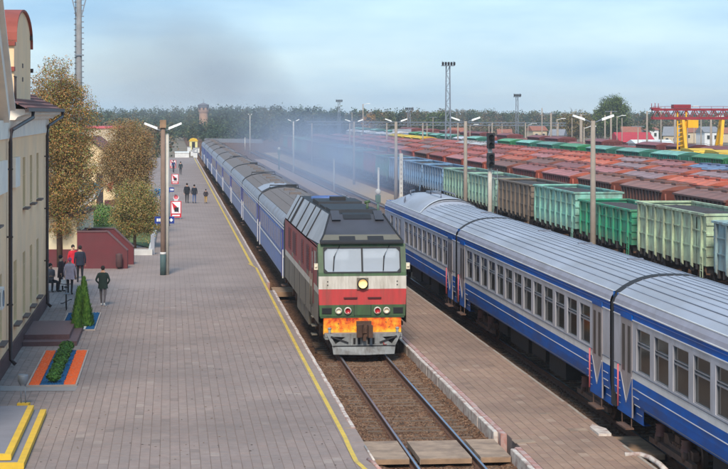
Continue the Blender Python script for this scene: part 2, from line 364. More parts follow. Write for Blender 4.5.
# coping stones with worn white paint along the edge; the crossing interrupts them
CROSS = (45.0, 47.5)
def coping(parent, u0, u1, segs, z=.205, mats=None, zb=-.5):
    r = random.Random(9)
    for s0, s1, L in segs:
        n = max(1, int((s1-s0)/L))
        for i in range(n):
            a = s0+(s1-s0)*i/n+.006; b_ = s0+(s1-s0)*(i+1)/n-.006; j = r.uniform(-.012,.012)
            mb = MB().box(u0+j, u1+j, a, b_, zb, z-.012).box(u0+j+.012, u1+j-.012, a+.01, b_-.01, z-.012, z+r.uniform(-.004,.004),1)
            mb.build('coping_stone', mats, parent)
coping(plat, UE-.30, UE-.10, [(48.3, 86, 1.0), (90, 130, 2.0), (130, 345, 10)], mats=[M['concrete'], M['slab0']])
coping(plat, UE-.10, UE+.02, [(48.3, 86, 1.0), (90, 130, 2.0), (130, 345, 10)], z=.21, mats=[M['pink_paint'], M['white_paint']])
coping(plat, UE-.30, UE+.02, [(30, 48.1, 1.0)], z=.20, mats=[M['concrete'], M['slab2']], zb=-.3)
# yellow safety line (painted): straight, a jog at the far crossing, a bend at the near one
yl = MB()
def strip2(mb, pts, w, z):
    for (ax,ay),(bx,by) in zip(pts[:-1], pts[1:]):
        z += .0006; d = math.hypot(bx-ax,by-ay); nx = -(by-ay)/d*w/2; ny = (bx-ax)/d*w/2
        mb.quad((ax-nx,ay-ny,z),(bx-nx,by-ny,z),(bx+nx,by+ny,z),(ax+nx,ay+ny,z))
strip2(yl, [P(366,470,.206), P(356,461,.206), P(350,449,.206), P(345,437.5,.206), P(299.5,352,.206), P(256,267.5,.206)], .115, .2065)
strip2(yl, [P(256,267.5,.206), P(248.5,263.5,.206), (4.42, 100)], .115, .2066)
strip2(yl, [(4.42,100),(4.42,340)], .14, .2066)
yo = yl.build('safety_line', M['yellow_paint'], plat); 
mid = struct(obj('middle_platform', None))
UM0, UM1 = 8.33, 11.24
MB().box(UM0+.28, UM1-.10, 20, 330, -.6, .191).build('platform_body', M['joint'], mid)
MB().quad((UM0+.28,87.25,.1962),(UM1-.10,87.25,.1962),(UM1-.10,330,.1962),(UM0+.28,330,.1962)).build('paving_far', M['paving_red'], mid)
pave(mid, 'paving_brick', SLB, [M['brick%d'%i] for i in range(6)], UM0+.28, UM1-.10, 40, 88, 300)
coping(mid, UM0+.12, UM0+.28, [(30, 45.0,1.5),(46.9,100,1.5),(100,330,10)], z=.205, mats=[M['pink_paint'], M['pink_paint']])
coping(mid, UM0, UM0+.12, [(30, 44.9,2.0),(47.3,100,2.4),(100,330,10)], z=.19, mats=[M['white_paint'], M['white_paint']])
coping(mid, UM1-.10, UM1, [(30, 45,1.2),(49,100,1.2),(100,330,10)], z=.205, mats=[M['concrete'], M['concrete']])
# third platform and sandy strip between the running lines and the yard
p3 = struct(MB().box(14.9, 16.9, 60, 330, -.6, .2).build('far_platform', M['paving_red']))
struct(MB().box(20.0, 23.2, 60, 400, -.6, -.1).build('sandy_strip', M['sand']))
# crossing panels
def crossing(name, label, x0, x1, y0, y1, z1, m, n=2, group='crossing panels on the near track'):
    t = thing(name, label, 'crossing panel', (0,0,0), 0, group)
    for i in range(n):
        a = y0+(y1-y0)*i/n; b_ = y0+(y1-y0)*(i+1)/n
        MB().box(x0, x1, a+.006, b_-.006, z1-.14, z1+random.uniform(-.008,.008)).build('plank', m, t)
    MB().box(x0+.02, x1-.02, y0-.03, y0, z1-.13, z1-.02).build('edge_board', M['board'], t)
    return t
crossing('crossing_panel', 'concrete crossing panel between left platform edge and near rail', 4.86, 5.80, 44.7, 47.2, .03, M['panel_worn'], 2)
crossing('crossing_panel', 'wide concrete crossing panel lying between the two near rails', 6.06, 7.34, 44.7, 47.2, .02, M['panel_worn'], 2)
crossing('crossing_panel', 'concrete crossing panel between right rail and middle platform', 7.56, 8.31, 44.7, 47.2, .03, M['panel_worn'], 2)
crossing('crossing_panel', 'tan board crossing beside middle platform under the blue train', 11.27, 12.15, 44.6, 47.2, .03, M['board'], 2)
tt = thing('crossing_panel', 'far plank crossing at the platform edge beside first coach', 'crossing panel', (0,0,0), 0)
for i in range(4): MB().box(4.86, 5.85, 87.0+i*.6, 87.56+i*.6, -.2, .02+.004*i).build('plank', M['board'], tt)
# broken kerb lump and curved white kerb at the right end of the middle platform
a = P(604,432,.2); MB().slab([(a[0]-.28,a[1]-.6),(a[0]+.05,a[1]-.6),(a[0]+.10,a[1]+.2),(a[0]-.1,a[1]+.9),(a[0]-.26,a[1]+.5)], .17, .26).build('kerb_end', M['white_paint'], mid)
MB().tube([P(625,455,.22)+(.22,), P(640,455,.22)+(.23,), P(650,458,.22)+(.22,), P(660,464,.22)+(.2,), P(668,472,.22)+(.2,)], .07, 6).build('curved_kerb', M['white_paint'], mid)
MB().tube([P(368,459,.22)+(.21,), P(374,463,.22)+(.21,), P(381,470,.22)+(.2,)], .045, 6).build('curved_kerb', M['pink_paint'], plat)
MB().tube([P(365,446,.22)+(.21,), P(374,460,.22)+(.21,)], .03, 6).build('curved_kerb', M['white_paint'], plat)
# light repair patches on the middle platform
for x,y,w,l in [(524,441.5,.55,.5),(578,430,.5,.45),(545,414,.3,.3)]:
    a = P(x,y,.2); MB().box(a[0]-w/2,a[0]+w/2,a[1]-l/2,a[1]+l/2,.2,.2075).build('repair_patch', M['panel_worn'], mid)

# fallen leaves and specks of litter on the paving
lv = MB(); rl = random.Random(31)
for k in range(260):
    x = rl.uniform(-4.9,4.3); y = 43+rl.random()**1.5*60; a_ = rl.uniform(.02,.05); t_ = rl.uniform(0,6.3); c_,s_ = math.cos(t_)*a_,math.sin(t_)*a_
    lv.add([(x-c_,y-s_,.2045),(x+s_*.6,y-c_*.6,.207),(x+c_,y+s_,.2045),(x-s_*.6,y+c_*.6,.215)],[(0,1,2,3)],rl.randrange(2))
lo = lv.build('fallen_leaves', [mat('leaf_litter',(.16,.09,.04),.9), mat('leaf_litter_dark',(.06,.045,.035),.9)]); stuff(lo); lo['label'] = 'scattered fallen leaves and specks on the left platform'; lo['category'] = 'leaves'
# ---------------------------------------------------------------- running gear shared by all rolling stock
dm('spring', (104,66,60), rough=.7, dirt=GRIME, damt=.5)
def wheel_mesh(r=.475):
    mb = MB(); n = 20
    mb.lathe([(.02,-.07),(.12,-.08),(.13,-.04),(r*.8,-.03),(r*.82,-.06),(r,-.065),(r,.045),(r+.03,.05),(r+.03,.075),(r*.82,.075),(r*.8,.02),(.13,.03),(.12,.08),(.02,.07)], n=n)
    me = mb.mesh('wheel', M['wheel_steel'])
    me.transform(Matrix.Rotation(R(90), 4, 'Y') @ Matrix.Identity(4)); return me
WHEEL = wheel_mesh(.475); WHEEL_L = wheel_mesh(.60)
def bogie_mesh(wb=1.85, big=False):
    mb = MB(); h = wb/2
    for sx in (-1,1):
        x = sx*.98
        mb.xprism([(-h-.35,.42),(-h-.35,.62),(-h*.55,.68),(-.45,.5),(.45,.5),(h*.55,.68),(h+.35,.62),(h+.35,.42),(h*.5,.40),(.4,.26),(-.4,.26),(-h*.5,.40)], x-.07, x+.07)
        for sy in (-h,h):
            mb.box(x-.12, x+.12, sy-.17, sy+.17, .36, .60)
            mb.cyl((x+sx*.10, sy, .47), .13, sx*.12, 'x', 10)
        for q in (-.22,0,.22):
            mb.lathe([(.085,.30),(.085,.36),(.07,.37),(.085,.40),(.07,.43),(.085,.46),(.07,.49),(.085,.52),(.085,.58)], (x,q), 8)
        if big:
            for q in (-h-.32, h+.32): mb.lathe([(.15,.55),(.15,.62),(.12,.64),(.15,.68),(.12,.72),(.15,.76),(.12,.8),(.15,.86)], (x+sx*.1,q*.75), 10, 1)
            mb.box(x+sx*.08, x+sx*.2, -h-.7, h+.7, .28, .42, 0)
    mb.box(-1.0,1.0,-.2,.2,.5,.75); mb.box(-.9,.9,-h-.3,-h-.2,.45,.55); mb.box(-.9,.9,h+.2,h+.3,.45,.55)
    for sy in (-h,h): mb.cyl((-.8,sy,.47), .08, 1.6, 'x', 8)
    return mb.mesh('bogie', [M['bogie'], M['spring']])
BOG = bogie_mesh(); BOG_E = bogie_mesh(2.4, True)
def add_bogie(parent, y, me=BOG, wb=1.85, wheels=True):
    b = obj('bogie', me, parent, (0,y,0))
    if wheels:
        for sy in (-wb/2,wb/2):
            for sx in (-.795,.795):
                o = obj('wheel', WHEEL, b, (sx,sy,.475)); 
                if sx < 0: o.rotation_euler = (0,0,math.pi)
    return b
def coupler(parent, y, s, z=1.05):
    mb = MB(); mb.box(-.10,.10, min(y,y+s*.75), max(y,y+s*.75), z-.11, z+.11)
    y2 = y+s*.75; mb.slab([(-.24,y2-.12),(.26,y2-.12),(.28,y2+.10),(.02,y2+.02*s),(-.26,y2+.14)], z-.17, z+.17)
    return mb.build('coupler', M['rust_brown'], parent)

# ---------------------------------------------------------------- diesel multiple unit on the second line
EH = 1.59; EL = 25.4
def emu_roof_prof(x0=-1.45, z0=3.79, ztop=4.22, n=14):
    pts = []
    for i in range(n+1):
        t = -1+2*i/n; pts.append((1.45*t, z0+(ztop-z0)*(1-abs(t)**2.6)))
    return pts
def emu_car(name, label, s0, first=False):
    L = EL; t = thing(name, label, 'train car', (TRK[1], s0, 0), 0, 'cars of the blue multiple unit')
    y0, y1 = .22, L-.22                      # body shell ends
    DOORS = [(1.05,2.15),(L-2.15,L-1.05)]
    if first: DOORS = [(1.05,2.15)]
    y1b = y1-1.2 if first else y1
    # lower body (blue) left and right, sill, drop panels at the doors
    mb = MB()
    for sx in (-1,1):
        mb.sheet([(sx*1.50,1.14),(sx*1.565,1.24),(sx*EH,1.45),(sx*EH,1.84)], y0, y1b)
    for a,b_ in ((y0,2.9),(L-2.9,y1)):
        if first and a > 5: continue
        for sx in (-1,1):
            mb.quad((sx*1.50,a,1.14),(sx*1.50,b_,1.14),(sx*1.50,b_,.78),(sx*1.50,a,.78)); mb.quad((sx*1.50,a+.02,.78),(sx*1.50,b_,.78),(sx*1.3,b_,.78),(sx*1.3,a+.02,.78))
            mb.quad((sx*1.50,b_,1.14),(sx*1.2,b_,1.14),(sx*1.2,b_,.78),(sx*1.50,b_,.78))
    mb.quad((-1.5,y0,1.14),(1.5,y0,1.14),(1.5,y1b,1.14),(-1.5,y1b,1.14))
    mb.build('lower_body', M['emu_blue'], t)
    MB().sheet([(-EH,1.84),(-EH,2.02)], y0, y1b).sheet([(EH,1.84),(EH,2.02)], y0, y1b).build('white_band', M['emu_white'], t)
    MB().box(-EH-.015,-EH+.005,y0,y1b,2.02,2.045).build('belt_rail', M['seam'], t)
    MB().box(-EH-.012,-EH,y0+2.0,y1b-2,1.605,1.625).build('pinstripe', M['emu_white'], t)
    MB().box(-1.552-.012,-1.552,y0+3.0,y1b-3,1.215,1.235).build('pinstripe', M['seam'], t)
    for (a,b_) in DOORS:                     # short pale strokes either side of the doors
        for z in (1.0,1.22,1.42,1.62):
            x = -EH if z > 1.4 else (-1.56 if z > 1.2 else -1.50)
            for q0,q1 in ((a-.62,a-.1),(b_+.15,b_+.7)): MB().box(x-.012,x-.002,q0,q1,z-.008,z+.008).build('pinstripe', M['emu_white'], t)
    # window band with real openings
    wz0, wz1 = 2.08, 3.14; mbw = MB(); n = 13
    zone0, zone1 = 2.35, L-2.35
    if first: n = 9; zone1 = 2.35 + 9*(20.7/13)
    pitch = (zone1-zone0)/n; ww = pitch*.77
    wins = [(zone0+pitch*(i+.5)-ww/2, zone0+pitch*(i+.5)+ww/2) for i in range(n)]
    if first: wins += [(18.2,18.8),(19.6,20.2),(21.2,22.3)]
    X = -EH
    def wall(a,b_,z0,z1): mbw.quad((X,a,z0),(X,a,z1),(X,b_,z1),(X,b_,z0))
    wall(y0,y1b,2.02,wz0); wall(y0,y1b,wz1,3.30)
    cuts = sorted(wins); p = y0
    for a,b_ in cuts:
        wall(p,a,wz0,wz1)
        for (c,d) in ((a,0),(b_,1)): mbw.quad((X,c,wz0),(X,c,wz1),(X+.06,c,wz1),(X+.06,c,wz0))
        mbw.quad((X,a,wz0),(X,b_,wz0),(X+.06,b_,wz0),(X+.06,a,wz0)); mbw.quad((X,a,wz1),(X,b_,wz1),(X+.06,b_,wz1),(X+.06,a,wz1)); p = b_
    wall(p,y1b,wz0,wz1); mbw.quad((EH,y0,2.02),(EH,y0,3.30),(EH,y1b,3.30),(EH,y1b,2.02))
    mbw.build('window_band', M['emu_grey'], t)
    for a,b_ in wins:
        f = MB(); w = .02
        f.box(X+.02,X+.055,a,a+w,wz0,wz1); f.box(X+.02,X+.055,b_-w,b_,wz0,wz1); f.box(X+.02,X+.055,a+w,b_-w,wz0,wz0+w); f.box(X+.02,X+.055,a+w,b_-w,wz1-w,wz1)
        zt = wz0+.60*(wz1-wz0); f.box(X+.018,X+.056,a+w,b_-w,zt,zt+.035); f.box(X+.022,X+.05,a+w,b_-w,zt+.085,zt+.10)
        fo = f.build('window', M['window_frame'], t)
        MB().box(X+.058,X+.07,a,b_,wz0,wz1).build('pane', M['window_glass'], fo)
    # upper stripe, cornice, gutters
    MB().sheet([(-EH,3.30),(-EH,3.54)], y0, y1b).sheet([(EH,3.30),(EH,3.54)], y0, y1b).build('upper_stripe', M['emu_blue'], t)
    MB().box(-EH-.02,-EH+.004,y0,y1b,3.29,3.312).box(-EH-.025,-EH+.004,y0,y1b,3.53,3.555).box(-1.475,-1.44,y0,y1b,3.775,3.80).build('gutter', M['emu_white'], t)
    MB().box(-EH-.015,-EH+.004,y0,y1b,3.44,3.452).build('pinstripe', M['coach_blue'], t)
    MB().sheet([(-EH,3.54),(-1.55,3.66),(-1.45,3.79)], y0, y1b).sheet([(EH,3.54),(1.55,3.66),(1.45,3.79)], y0, y1b).build('cornice', M['emu_cornice'], t)
    prof = emu_roof_prof()
    if not first: rf = MB().sheet(prof, y0, y1b, 0, True).build('roof', M['emu_roof'], t)
    else:
        mb = MB().sheet(prof, y0, 11.2, 0, True)
        # raised engine-room roof with a curved leading edge, dropping to the cab nose
        def rp(k, dz): return [(x*k, 3.79+(z-3.79)*(1+dz)) for x,z in prof]
        st = [(11.2,1.0,.0),(11.9,1.0,.52),(18.5,1.0,.55),(21.5,.99,.3),(23.2,.97,-.2),(24.3,.93,-.75),(25.0,.88,-1.25)]
        m = len(prof); vs_ = []
        for y,k,dz in st: vs_ += [(x,y,z) for x,z in rp(k,dz)]
        mb.add(vs_, [(i*m+j,i*m+j+1,(i+1)*m+j+1,(i+1)*m+j) for i in range(len(st)-1) for j in range(m-1)], 0, True)
        rf = mb.build('roof', M['emu_roof'], t)
        hz = MB()
        arch = [(x, 3.79+(z-3.79)*1.5+.03) for x,z in prof]
        hz.sheet([(x,z-.09) for x,z in arch], 11.55, 11.75, 0, True); hz.sheet(arch, 11.7, 12.05, 0, True)
        hz.build('roof_fairing', M['emu_white'], t)
        # exhaust and rails on the raised roof
        g = MB(); g.tube([(-.3,13,4.46),(-.3,13,4.62),(-.3,16.5,4.62),(-.3,16.5,4.46)], .035); g.tube([(.35,13,4.46),(.35,13,4.62),(.35,16.5,4.62),(.35,16.5,4.46)], .035)
        g.box(-.25,.3,17.2,18.6,4.42,4.56); g.tube([(-.9,19.5,4.30),(-.9,19.5,4.5),(-.6,20.4,4.5)], .05)
        g.build('roof_rails', M['seam'], t)
        g = MB()
        for q in range(5): g.box(-1.36+q*.03,-1.32+q*.03,18.6+q*.12,18.66+q*.12,3.95,4.12+q*.03)
        g.build('air_vent', M['seam'], t)
        # cab nose
        nb = MB(); secs = [(y1b,1.59,1.14,3.55),(24.6,1.52,1.05,3.5),(25.15,1.40,.95,2.7),(25.25,1.38,.95,1.9)]
        for (ya,xa,za,zA),(yb,xb,zb,zB) in zip(secs[:-1],secs[1:]):
            for sx in (-1,1): nb.quad((sx*xa,ya,za),(sx*xa,ya,zA),(sx*xb,yb,zB),(sx*xb,yb,zb))
            nb.quad((-xa,ya,zA),(xa,ya,zA),(xb,yb,zB),(-xb,yb,zB))
        nb.quad((-1.38,25.25,.95),(1.38,25.25,.95),(1.38,25.25,1.9),(-1.38,25.25,1.9)); nb.build('cab_nose', M['emu_blue'], t)
        MB().box(-1.15,1.15,24.93,25.1,2.75,3.35).build('windscreen', M['window_glass'], t)
    ye = 11.2 if first else y1b
    for i in range(1, len(prof)-1):          # longitudinal roof corrugations
        x,z = prof[i]
        MB().box(x-.014, x+.014, y0, ye, z-.02, z+.014).build('roof_rib', M['roof_rib'] if i % 2 else M['seam'], t)
    for y in ([5.0,11.5,18.0] if not first else [4.0]):
        MB().box(.1,.55,y,y+.16,4.17,4.26).build('roof_vent', M['seam'], t)
    # doors: two folding leaves with tall lights, a pale V on the blue, red handrail, step
    for a,b_ in DOORS:
        mid_ = (a+b_)/2
        for p0,p1 in ((a,mid_-.01),(mid_+.01,b_)):
            lf = MB().box(X-.02,X+.02,p0,p1,.86,3.30).build('door_leaf', M['door_grey'], t)
            MB().box(X-.026,X-.018,p0+.14,p1-.14,1.95,3.12).build('door_light', M['door_glass'], lf)
        v = MB(); xo = X-.024                 # blue lower halves leaving a V of grey
        v.add([(xo,a-.01,.86),(xo,a-.01,1.86),(xo,mid_,1.18),(xo,mid_,.86)], [(0,1,2,3)]); v.add([(xo,b_+.01,.86),(xo,b_+.01,1.86),(xo,mid_,1.18),(xo,mid_,.86)], [(0,1,2,3)])
        v.build('door_skirt', M['emu_blue'], t)
        MB().bar((X-.03,a,1.86),(X-.03,mid_,1.18),.012,.045).bar((X-.03,b_,1.86),(X-.03,mid_,1.18),.012,.045).build('chevron', M['emu_grey'], t)
        MB().box(X-.03,X+.02,a-.02,b_+.02,3.28,3.42).build('door_header', M['emu_blue'], t)
        MB().tube([(X-.07,b_+.12,.98),(X-.07,b_+.12,2.05)], .024).build('handrail', M['handrail_red'], t)
        MB().box(X-.16,X+.05,a+.05,b_-.05,.56,.60).box(X-.02,X+.0,a+.05,a+.09,.6,.9).box(X-.02,X+.0,b_-.09,b_-.05,.6,.9).build('step', M['bogie'], t)
    # gangway bellows (dark rim all round the end)
    rim = [(-EH+.03,.85),(-EH+.03,3.5)]+[(x*.985,z+.025) for x,z in prof]+[(EH-.03,3.5),(EH-.03,.85)]
    inn = [(x*.82,.85+(z-.85)*.93) for x,z in rim]
    for ya,yb in ((-.01,y0),) + (((y1,L+.01),) if not first else ()):
        g = MB(); n_ = len(rim)
        for q0,q1,k in ((ya,ya+(yb-ya)*.45,1.0),(ya+(yb-ya)*.45,yb,.995)):
            a_ = [(x*k,z) for x,z in rim]
            g.add([(x,q0,z) for x,z in a_]+[(x,q1,z) for x,z in a_], [(i,i+1,n_+i+1,n_+i) for i in range(n_-1)])
        g.add([(x,ya,z) for x,z in rim]+[(x,ya,z) for x,z in inn]+[(x,yb,z) for x,z in rim]+[(x,yb,z) for x,z in inn], [(i,i+1,n_+i+1,n_+i) for i in range(n_-1)]+[(2*n_+i,2*n_+i+1,3*n_+i+1,3*n_+i) for i in range(n_-1)])
        g.build('gangway_bellows', M['rubber'], t)
    g = MB()
    g.quad((-1.56,y0,1.2),(1.56,y0,1.2),(1.5,y0,3.8),(-1.5,y0,3.8)); g.build('end_wall', M['emu_blue'], t); MB().quad((-1.56,y1b,1.2),(1.56,y1b,1.2),(1.5,y1b,3.8),(-1.5,y1b,3.8)).build('end_wall', M['emu_blue'], t)
    add_bogie(t, 4.1, BOG_E, 2.4); add_bogie(t, L-4.1, BOG_E, 2.4)
    for a,b_,z in ((7.2,9.6,.45),(10.2,12.4,.6),(13,16.2,.5),(16.8,18.4,.62)):
        MB().box(-1.25,1.25,a,b_,z,1.12).build('equipment_box', M['under_dark'], t)
    MB().box(-1.2,1.2,2.9,L-2.9,.98,1.13).build('underframe', M['under_dark'], t)
    # small stencilled number (illegible in the photograph) as pale bars
    for q in range(4): MB().box(X-.012,X-.002,2.35+q*.16,2.45+q*.16,1.70,1.79).build('number_mark', M['coach_blue'], t)
    return t
GAP1 = SU(612, TRK[1]-EH)                     # station of the near and far gangways
GAP2 = SU(456.5, TRK[1]-EH)
EL = GAP2-GAP1
emu_car('train_car', 'nearest blue and grey multiple unit car, cut off by the right frame', GAP1-EL)
emu_car('train_car', 'middle blue and grey multiple unit car with long window row', GAP1)
emu_car('train_car', 'leading blue and grey car with raised white roof arch and cab', GAP2, True)

# ---------------------------------------------------------------- diesel locomotive
LS = 64.2; LL = 18.7
loco = thing('diesel_locomotive', 'diesel locomotive with red, white and green front and orange flame panel', 'locomotive', (TRK[0], LS, 0))
W = 1.54
def flame_mat():
    m = bpy.data.materials.new('flame_paint'); m.use_nodes = True; nt = m.node_tree; N = nt.nodes; L = nt.links
    b = N['Principled BSDF']; b.inputs['Roughness'].default_value = .5
    t = N.new('ShaderNodeTexCoord'); mp = N.new('ShaderNodeMapping'); mp.inputs['Scale'].default_value=(2.2,1,2.0); L.new(t.outputs['Object'], mp.inputs['Vector'])
    n = N.new('ShaderNodeTexNoise'); n.inputs['Scale'].default_value=2.2; n.inputs['Detail'].default_value=6; n.inputs['Distortion'].default_value=.1; L.new(mp.outputs['Vector'], n.inputs['Vector'])
    sp = N.new('ShaderNodeSeparateXYZ'); L.new(t.outputs['Object'], sp.inputs['Vector'])
    a = N.new('ShaderNodeMapRange'); a.inputs['From Min'].default_value=.8; a.inputs['From Max'].default_value=1.35; a.inputs['To Min'].default_value=.13; a.inputs['To Max'].default_value=-.13; L.new(sp.outputs['Z'], a.inputs['Value'])
    s = N.new('ShaderNodeMath'); s.operation='ADD'; L.new(n.outputs['Fac'], s.inputs[0]); L.new(a.outputs['Result'], s.inputs[1])
    cr = N.new('ShaderNodeValToRGB'); e = cr.color_ramp.elements; e[0].position=.30; e[1].position=.70
    e[0].color = srgb(170,40,20); e[1].color = srgb(250,192,50)
    for p_,c in ((.38,(222,84,26)),(.48,(240,128,30)),(.60,(246,160,40))): q = cr.color_ramp.elements.new(p_); q.color = srgb(*c)
    L.new(s.outputs[0], cr.inputs['Fac'])
    n2 = N.new('ShaderNodeTexNoise'); n2.inputs['Scale'].default_value=14; L.new(t.outputs['Object'], n2.inputs['Vector'])
    r2 = N.new('ShaderNodeMapRange'); r2.inputs['From Min'].default_value=.64; r2.inputs['From Max'].default_value=.72; r2.inputs['To Max'].default_value=.85; L.new(n2.outputs['Fac'], r2.inputs['Value'])
    mx = N.new('ShaderNodeMix'); mx.data_type='RGBA'; mx.inputs[7].default_value=(.08,.05,.04,1); L.new(r2.outputs['Result'], mx.inputs[0]); L.new(cr.outputs['Color'], mx.inputs[6])
    L.new(mx.outputs[2], b.inputs['Base Color']); return m
M['flame'] = flame_mat()
def lp(mb, name, m, parent=loco): return mb.build(name, m, parent)
# front face lean: y as a function of height
def fy(z): return 0.0 if z <= 2.82 else .30*(z-2.82)/1.05
WZ0, WZ1 = 2.89, 3.74; WX = 1.34
# front bands
def band(z0, z1, w0, w1, m, nm): lp(MB().prism([(-w0,z0),(w0,z0),(w1,z1),(-w1,z1)], fy(z0), .25), nm, m)
lp(MB().box(-1.47,1.47,.02,.3,1.30,1.40), 'lower_edge', M['loco_green'])
band(1.36,1.76,1.50,1.52,M['loco_green'],'green_band'); band(1.76,2.31,1.52,1.54,M['loco_red'],'red_band'); band(2.31,2.76,1.54,1.54,M['loco_white'],'white_band')
# green window surround with a real opening
sur = MB()
def sw(x0,x1,z0,z1):
    sur.add([(x0,fy(z0),z0),(x1,fy(z0),z0),(x1,fy(z1),z1),(x0,fy(z1),z1),(x0,fy(z0)+.06,z0),(x1,fy(z0)+.06,z0),(x1,fy(z1)+.06,z1),(x0,fy(z1)+.06,z1)],
            [(0,1,2,3),(7,6,5,4),(0,4,5,1),(1,5,6,2),(2,6,7,3),(3,7,4,0)])
sw(-W,W,2.76,WZ0); sw(-W,W,WZ1,3.87); sw(-W,-WX,WZ0,WZ1); sw(WX,W,WZ0,WZ1)
lp(sur, 'window_surround', M['loco_green'])
fr = MB(); e = .022
def fb(x0,x1,z0,z1): fr.add([(x0,fy(z0)-.02,z0),(x1,fy(z0)-.02,z0),(x1,fy(z1)-.02,z1),(x0,fy(z1)-.02,z1),(x0,fy(z0)+.04,z0),(x1,fy(z0)+.04,z0),(x1,fy(z1)+.04,z1),(x0,fy(z1)+.04,z1)],[(0,1,2,3),(7,6,5,4),(0,4,5,1),(1,5,6,2),(2,6,7,3),(3,7,4,0)])
fb(-WX,WX,WZ0-.02,WZ0+e); fb(-WX,WX,WZ1-e,WZ1+.02); fb(-WX-.02,-WX+e,WZ0,WZ1); fb(WX-e,WX+.02,WZ0,WZ1); fb(-.03,.03,WZ0,WZ1)
for sx in (-1,1):
    for zz,sz in ((WZ0,1),(WZ1,-1)):
        z_ = zz+sz*e; x_ = sx*(WX-e); d = .11
        fr.add([(x_,fy(z_)-.015,z_),(x_-sx*d,fy(z_)-.015,z_),(x_,fy(z_+sz*d)-.015,z_+sz*d)],[(0,1,2)])
wso = lp(fr, 'windscreen_frame', M['loco_black'])
gm = bpy.data.materials.new('cab_glass'); gm.use_nodes = True; gb = gm.node_tree.nodes['Principled BSDF']
gb.inputs['Base Color'].default_value = (.86,.9,.95,1); gb.inputs['Roughness'].default_value=.03; gb.inputs['Transmission Weight'].default_value=.68; gb.inputs['IOR'].default_value=1.45; gb.inputs['Coat Weight'].default_value=.6; gb.inputs['Coat IOR'].default_value=1.9; gb.inputs['Coat Roughness'].default_value=.03  # pale, partly opaque base paints the bright reflection into the panes
M['cab_glass'] = gm
for x0,x1 in ((-WX+e,-.03),(.03,WX-e)):
    z0,z1 = WZ0+e,WZ1-e
    MB().add([(x0,fy(z0)+.015,z0),(x1,fy(z0)+.015,z0),(x1,fy(z1)+.015,z1),(x0,fy(z1)+.015,z1),(x0,fy(z0)+.022,z0),(x1,fy(z0)+.022,z0),(x1,fy(z1)+.022,z1),(x0,fy(z1)+.022,z1)],
        [(0,1,2,3),(7,6,5,4),(0,4,5,1),(1,5,6,2),(2,6,7,3),(3,7,4,0)]).build('pane', M['cab_glass'], wso)
# cab interior: pale rear wall, desk, bright curtain strip, white visor blinds
dm('cab_wall', (236,236,236), rough=.7); dm('cab_desk', (120,132,158), rough=.6); dm('cab_blue', (88,108,150), rough=.6)
lp(MB().box(-1.4,1.4,1.75,1.8,2.4,3.8,0), 'cab_rear_wall', M['cab_wall'])
lp(MB().box(-1.35,1.35,.34,.72,2.5,2.97).box(.35,1.2,.72,1.0,2.5,3.12), 'driver_desk', M['cab_desk'])
lp(MB().box(.05,1.22,.36,.40,3.36,3.72).box(-1.2,-.45,.36,.40,3.30,3.72), 'sun_blind', M['cab_wall'])
lp(MB().box(-.75,-.52,.60,.66,2.98,3.70), 'curtain', M['coach_white'])
lp(MB().ball((.85,.5,3.02),.12,.08,.07).ball((1.05,.5,3.0),.10,.07,.05), 'papers', M['coach_white'])
lp(MB().box(-1.4,-1.2,1.0,1.75,2.5,3.3).box(.4,1.0,1.2,1.7,2.4,3.2), 'driver_seat', M['cab_blue'])
for px,s in ((-1.0,1),(.75,1)):
    lp(MB().tube([(px+.22,fy(3.82)-.05,3.82),(px+.05,fy(3.5)-.05,3.5),(px,fy(3.25)-.04,3.25)],.014).tube([(px-.02,fy(2.95)-.04,2.95),(px+.02,fy(3.45)-.04,3.45)],.02), 'wiper', M['loco_black'])
# brow and visor
lp(MB().xprism([(.22,3.87),(.14,3.88),(.14,3.94),(.22,4.0),(.45,4.0),(.45,3.87)], -1.46, 1.46), 'brow', M['loco_black'])
VZ0, VZ1 = 3.94, 4.17; VY0, VY1 = .24, .62
def roofx(z): return W - (z-3.73)*(W-.95)/(4.82-3.73)
vis = MB(); vis.add([(-1.44,VY0,VZ0),(1.44,VY0,VZ0),(roofx(VZ1),VY1,VZ1),(-roofx(VZ1),VY1,VZ1)],[(0,1,2,3)]); lp(vis, 'visor', M['loco_visor'])
for sx in (-1,1): 
    x0,x1 = sorted((sx*.22, sx*.78)); a_ = .4
    lp(MB().xprism([(VY0+.04,3.975),(VY0+.01,3.985),(VY0+.24,4.128),(VY0+.28,4.112)], x0, x1), 'visor_recess', M['loco_black'])
# hood slope and top
HT = 4.80; HYb = 2.15
lp(MB().add([(-roofx(VZ1),VY1,VZ1),(roofx(VZ1),VY1,VZ1),(.97,HYb,HT),(-.97,HYb,HT)],[(0,1,2,3)]), 'hood_slope', M['loco_hood'])
top = MB(); top.box(-.97,.97,HYb,LL-1.6,HT-.1,HT); lp(top, 'roof_top', M['loco_black'])
lp(MB().add([(-.97,LL-1.6,HT),(.97,LL-1.6,HT),(1.3,LL-.2,4.15),(-1.3,LL-.2,4.15)],[(0,1,2,3)]), 'rear_hood_slope', M['loco_hood'])
for sx in (-1,1):
    lp(MB().xprism([(1.65,4.60),(1.55,4.64),(2.35,4.92),(2.5,4.92),(2.5,4.80)], *sorted((sx*.62,sx*.93))), 'roof_hatch', M['loco_hood'])
lp(MB().xprism([(1.75,4.66),(2.05,4.80),(2.6,4.84),(2.6,4.7)], -.5,.5), 'roof_hatch', M['loco_black'])
for y,l,h in ((2.9,2.2,.13),(5.4,2.6,.10),(8.3,3.2,.16)): lp(MB().xprism([(y,HT),(y+.15,HT+h),(y+l-.15,HT+h),(y+l,HT)], -.86,.86), 'roof_section', M['loco_black'])
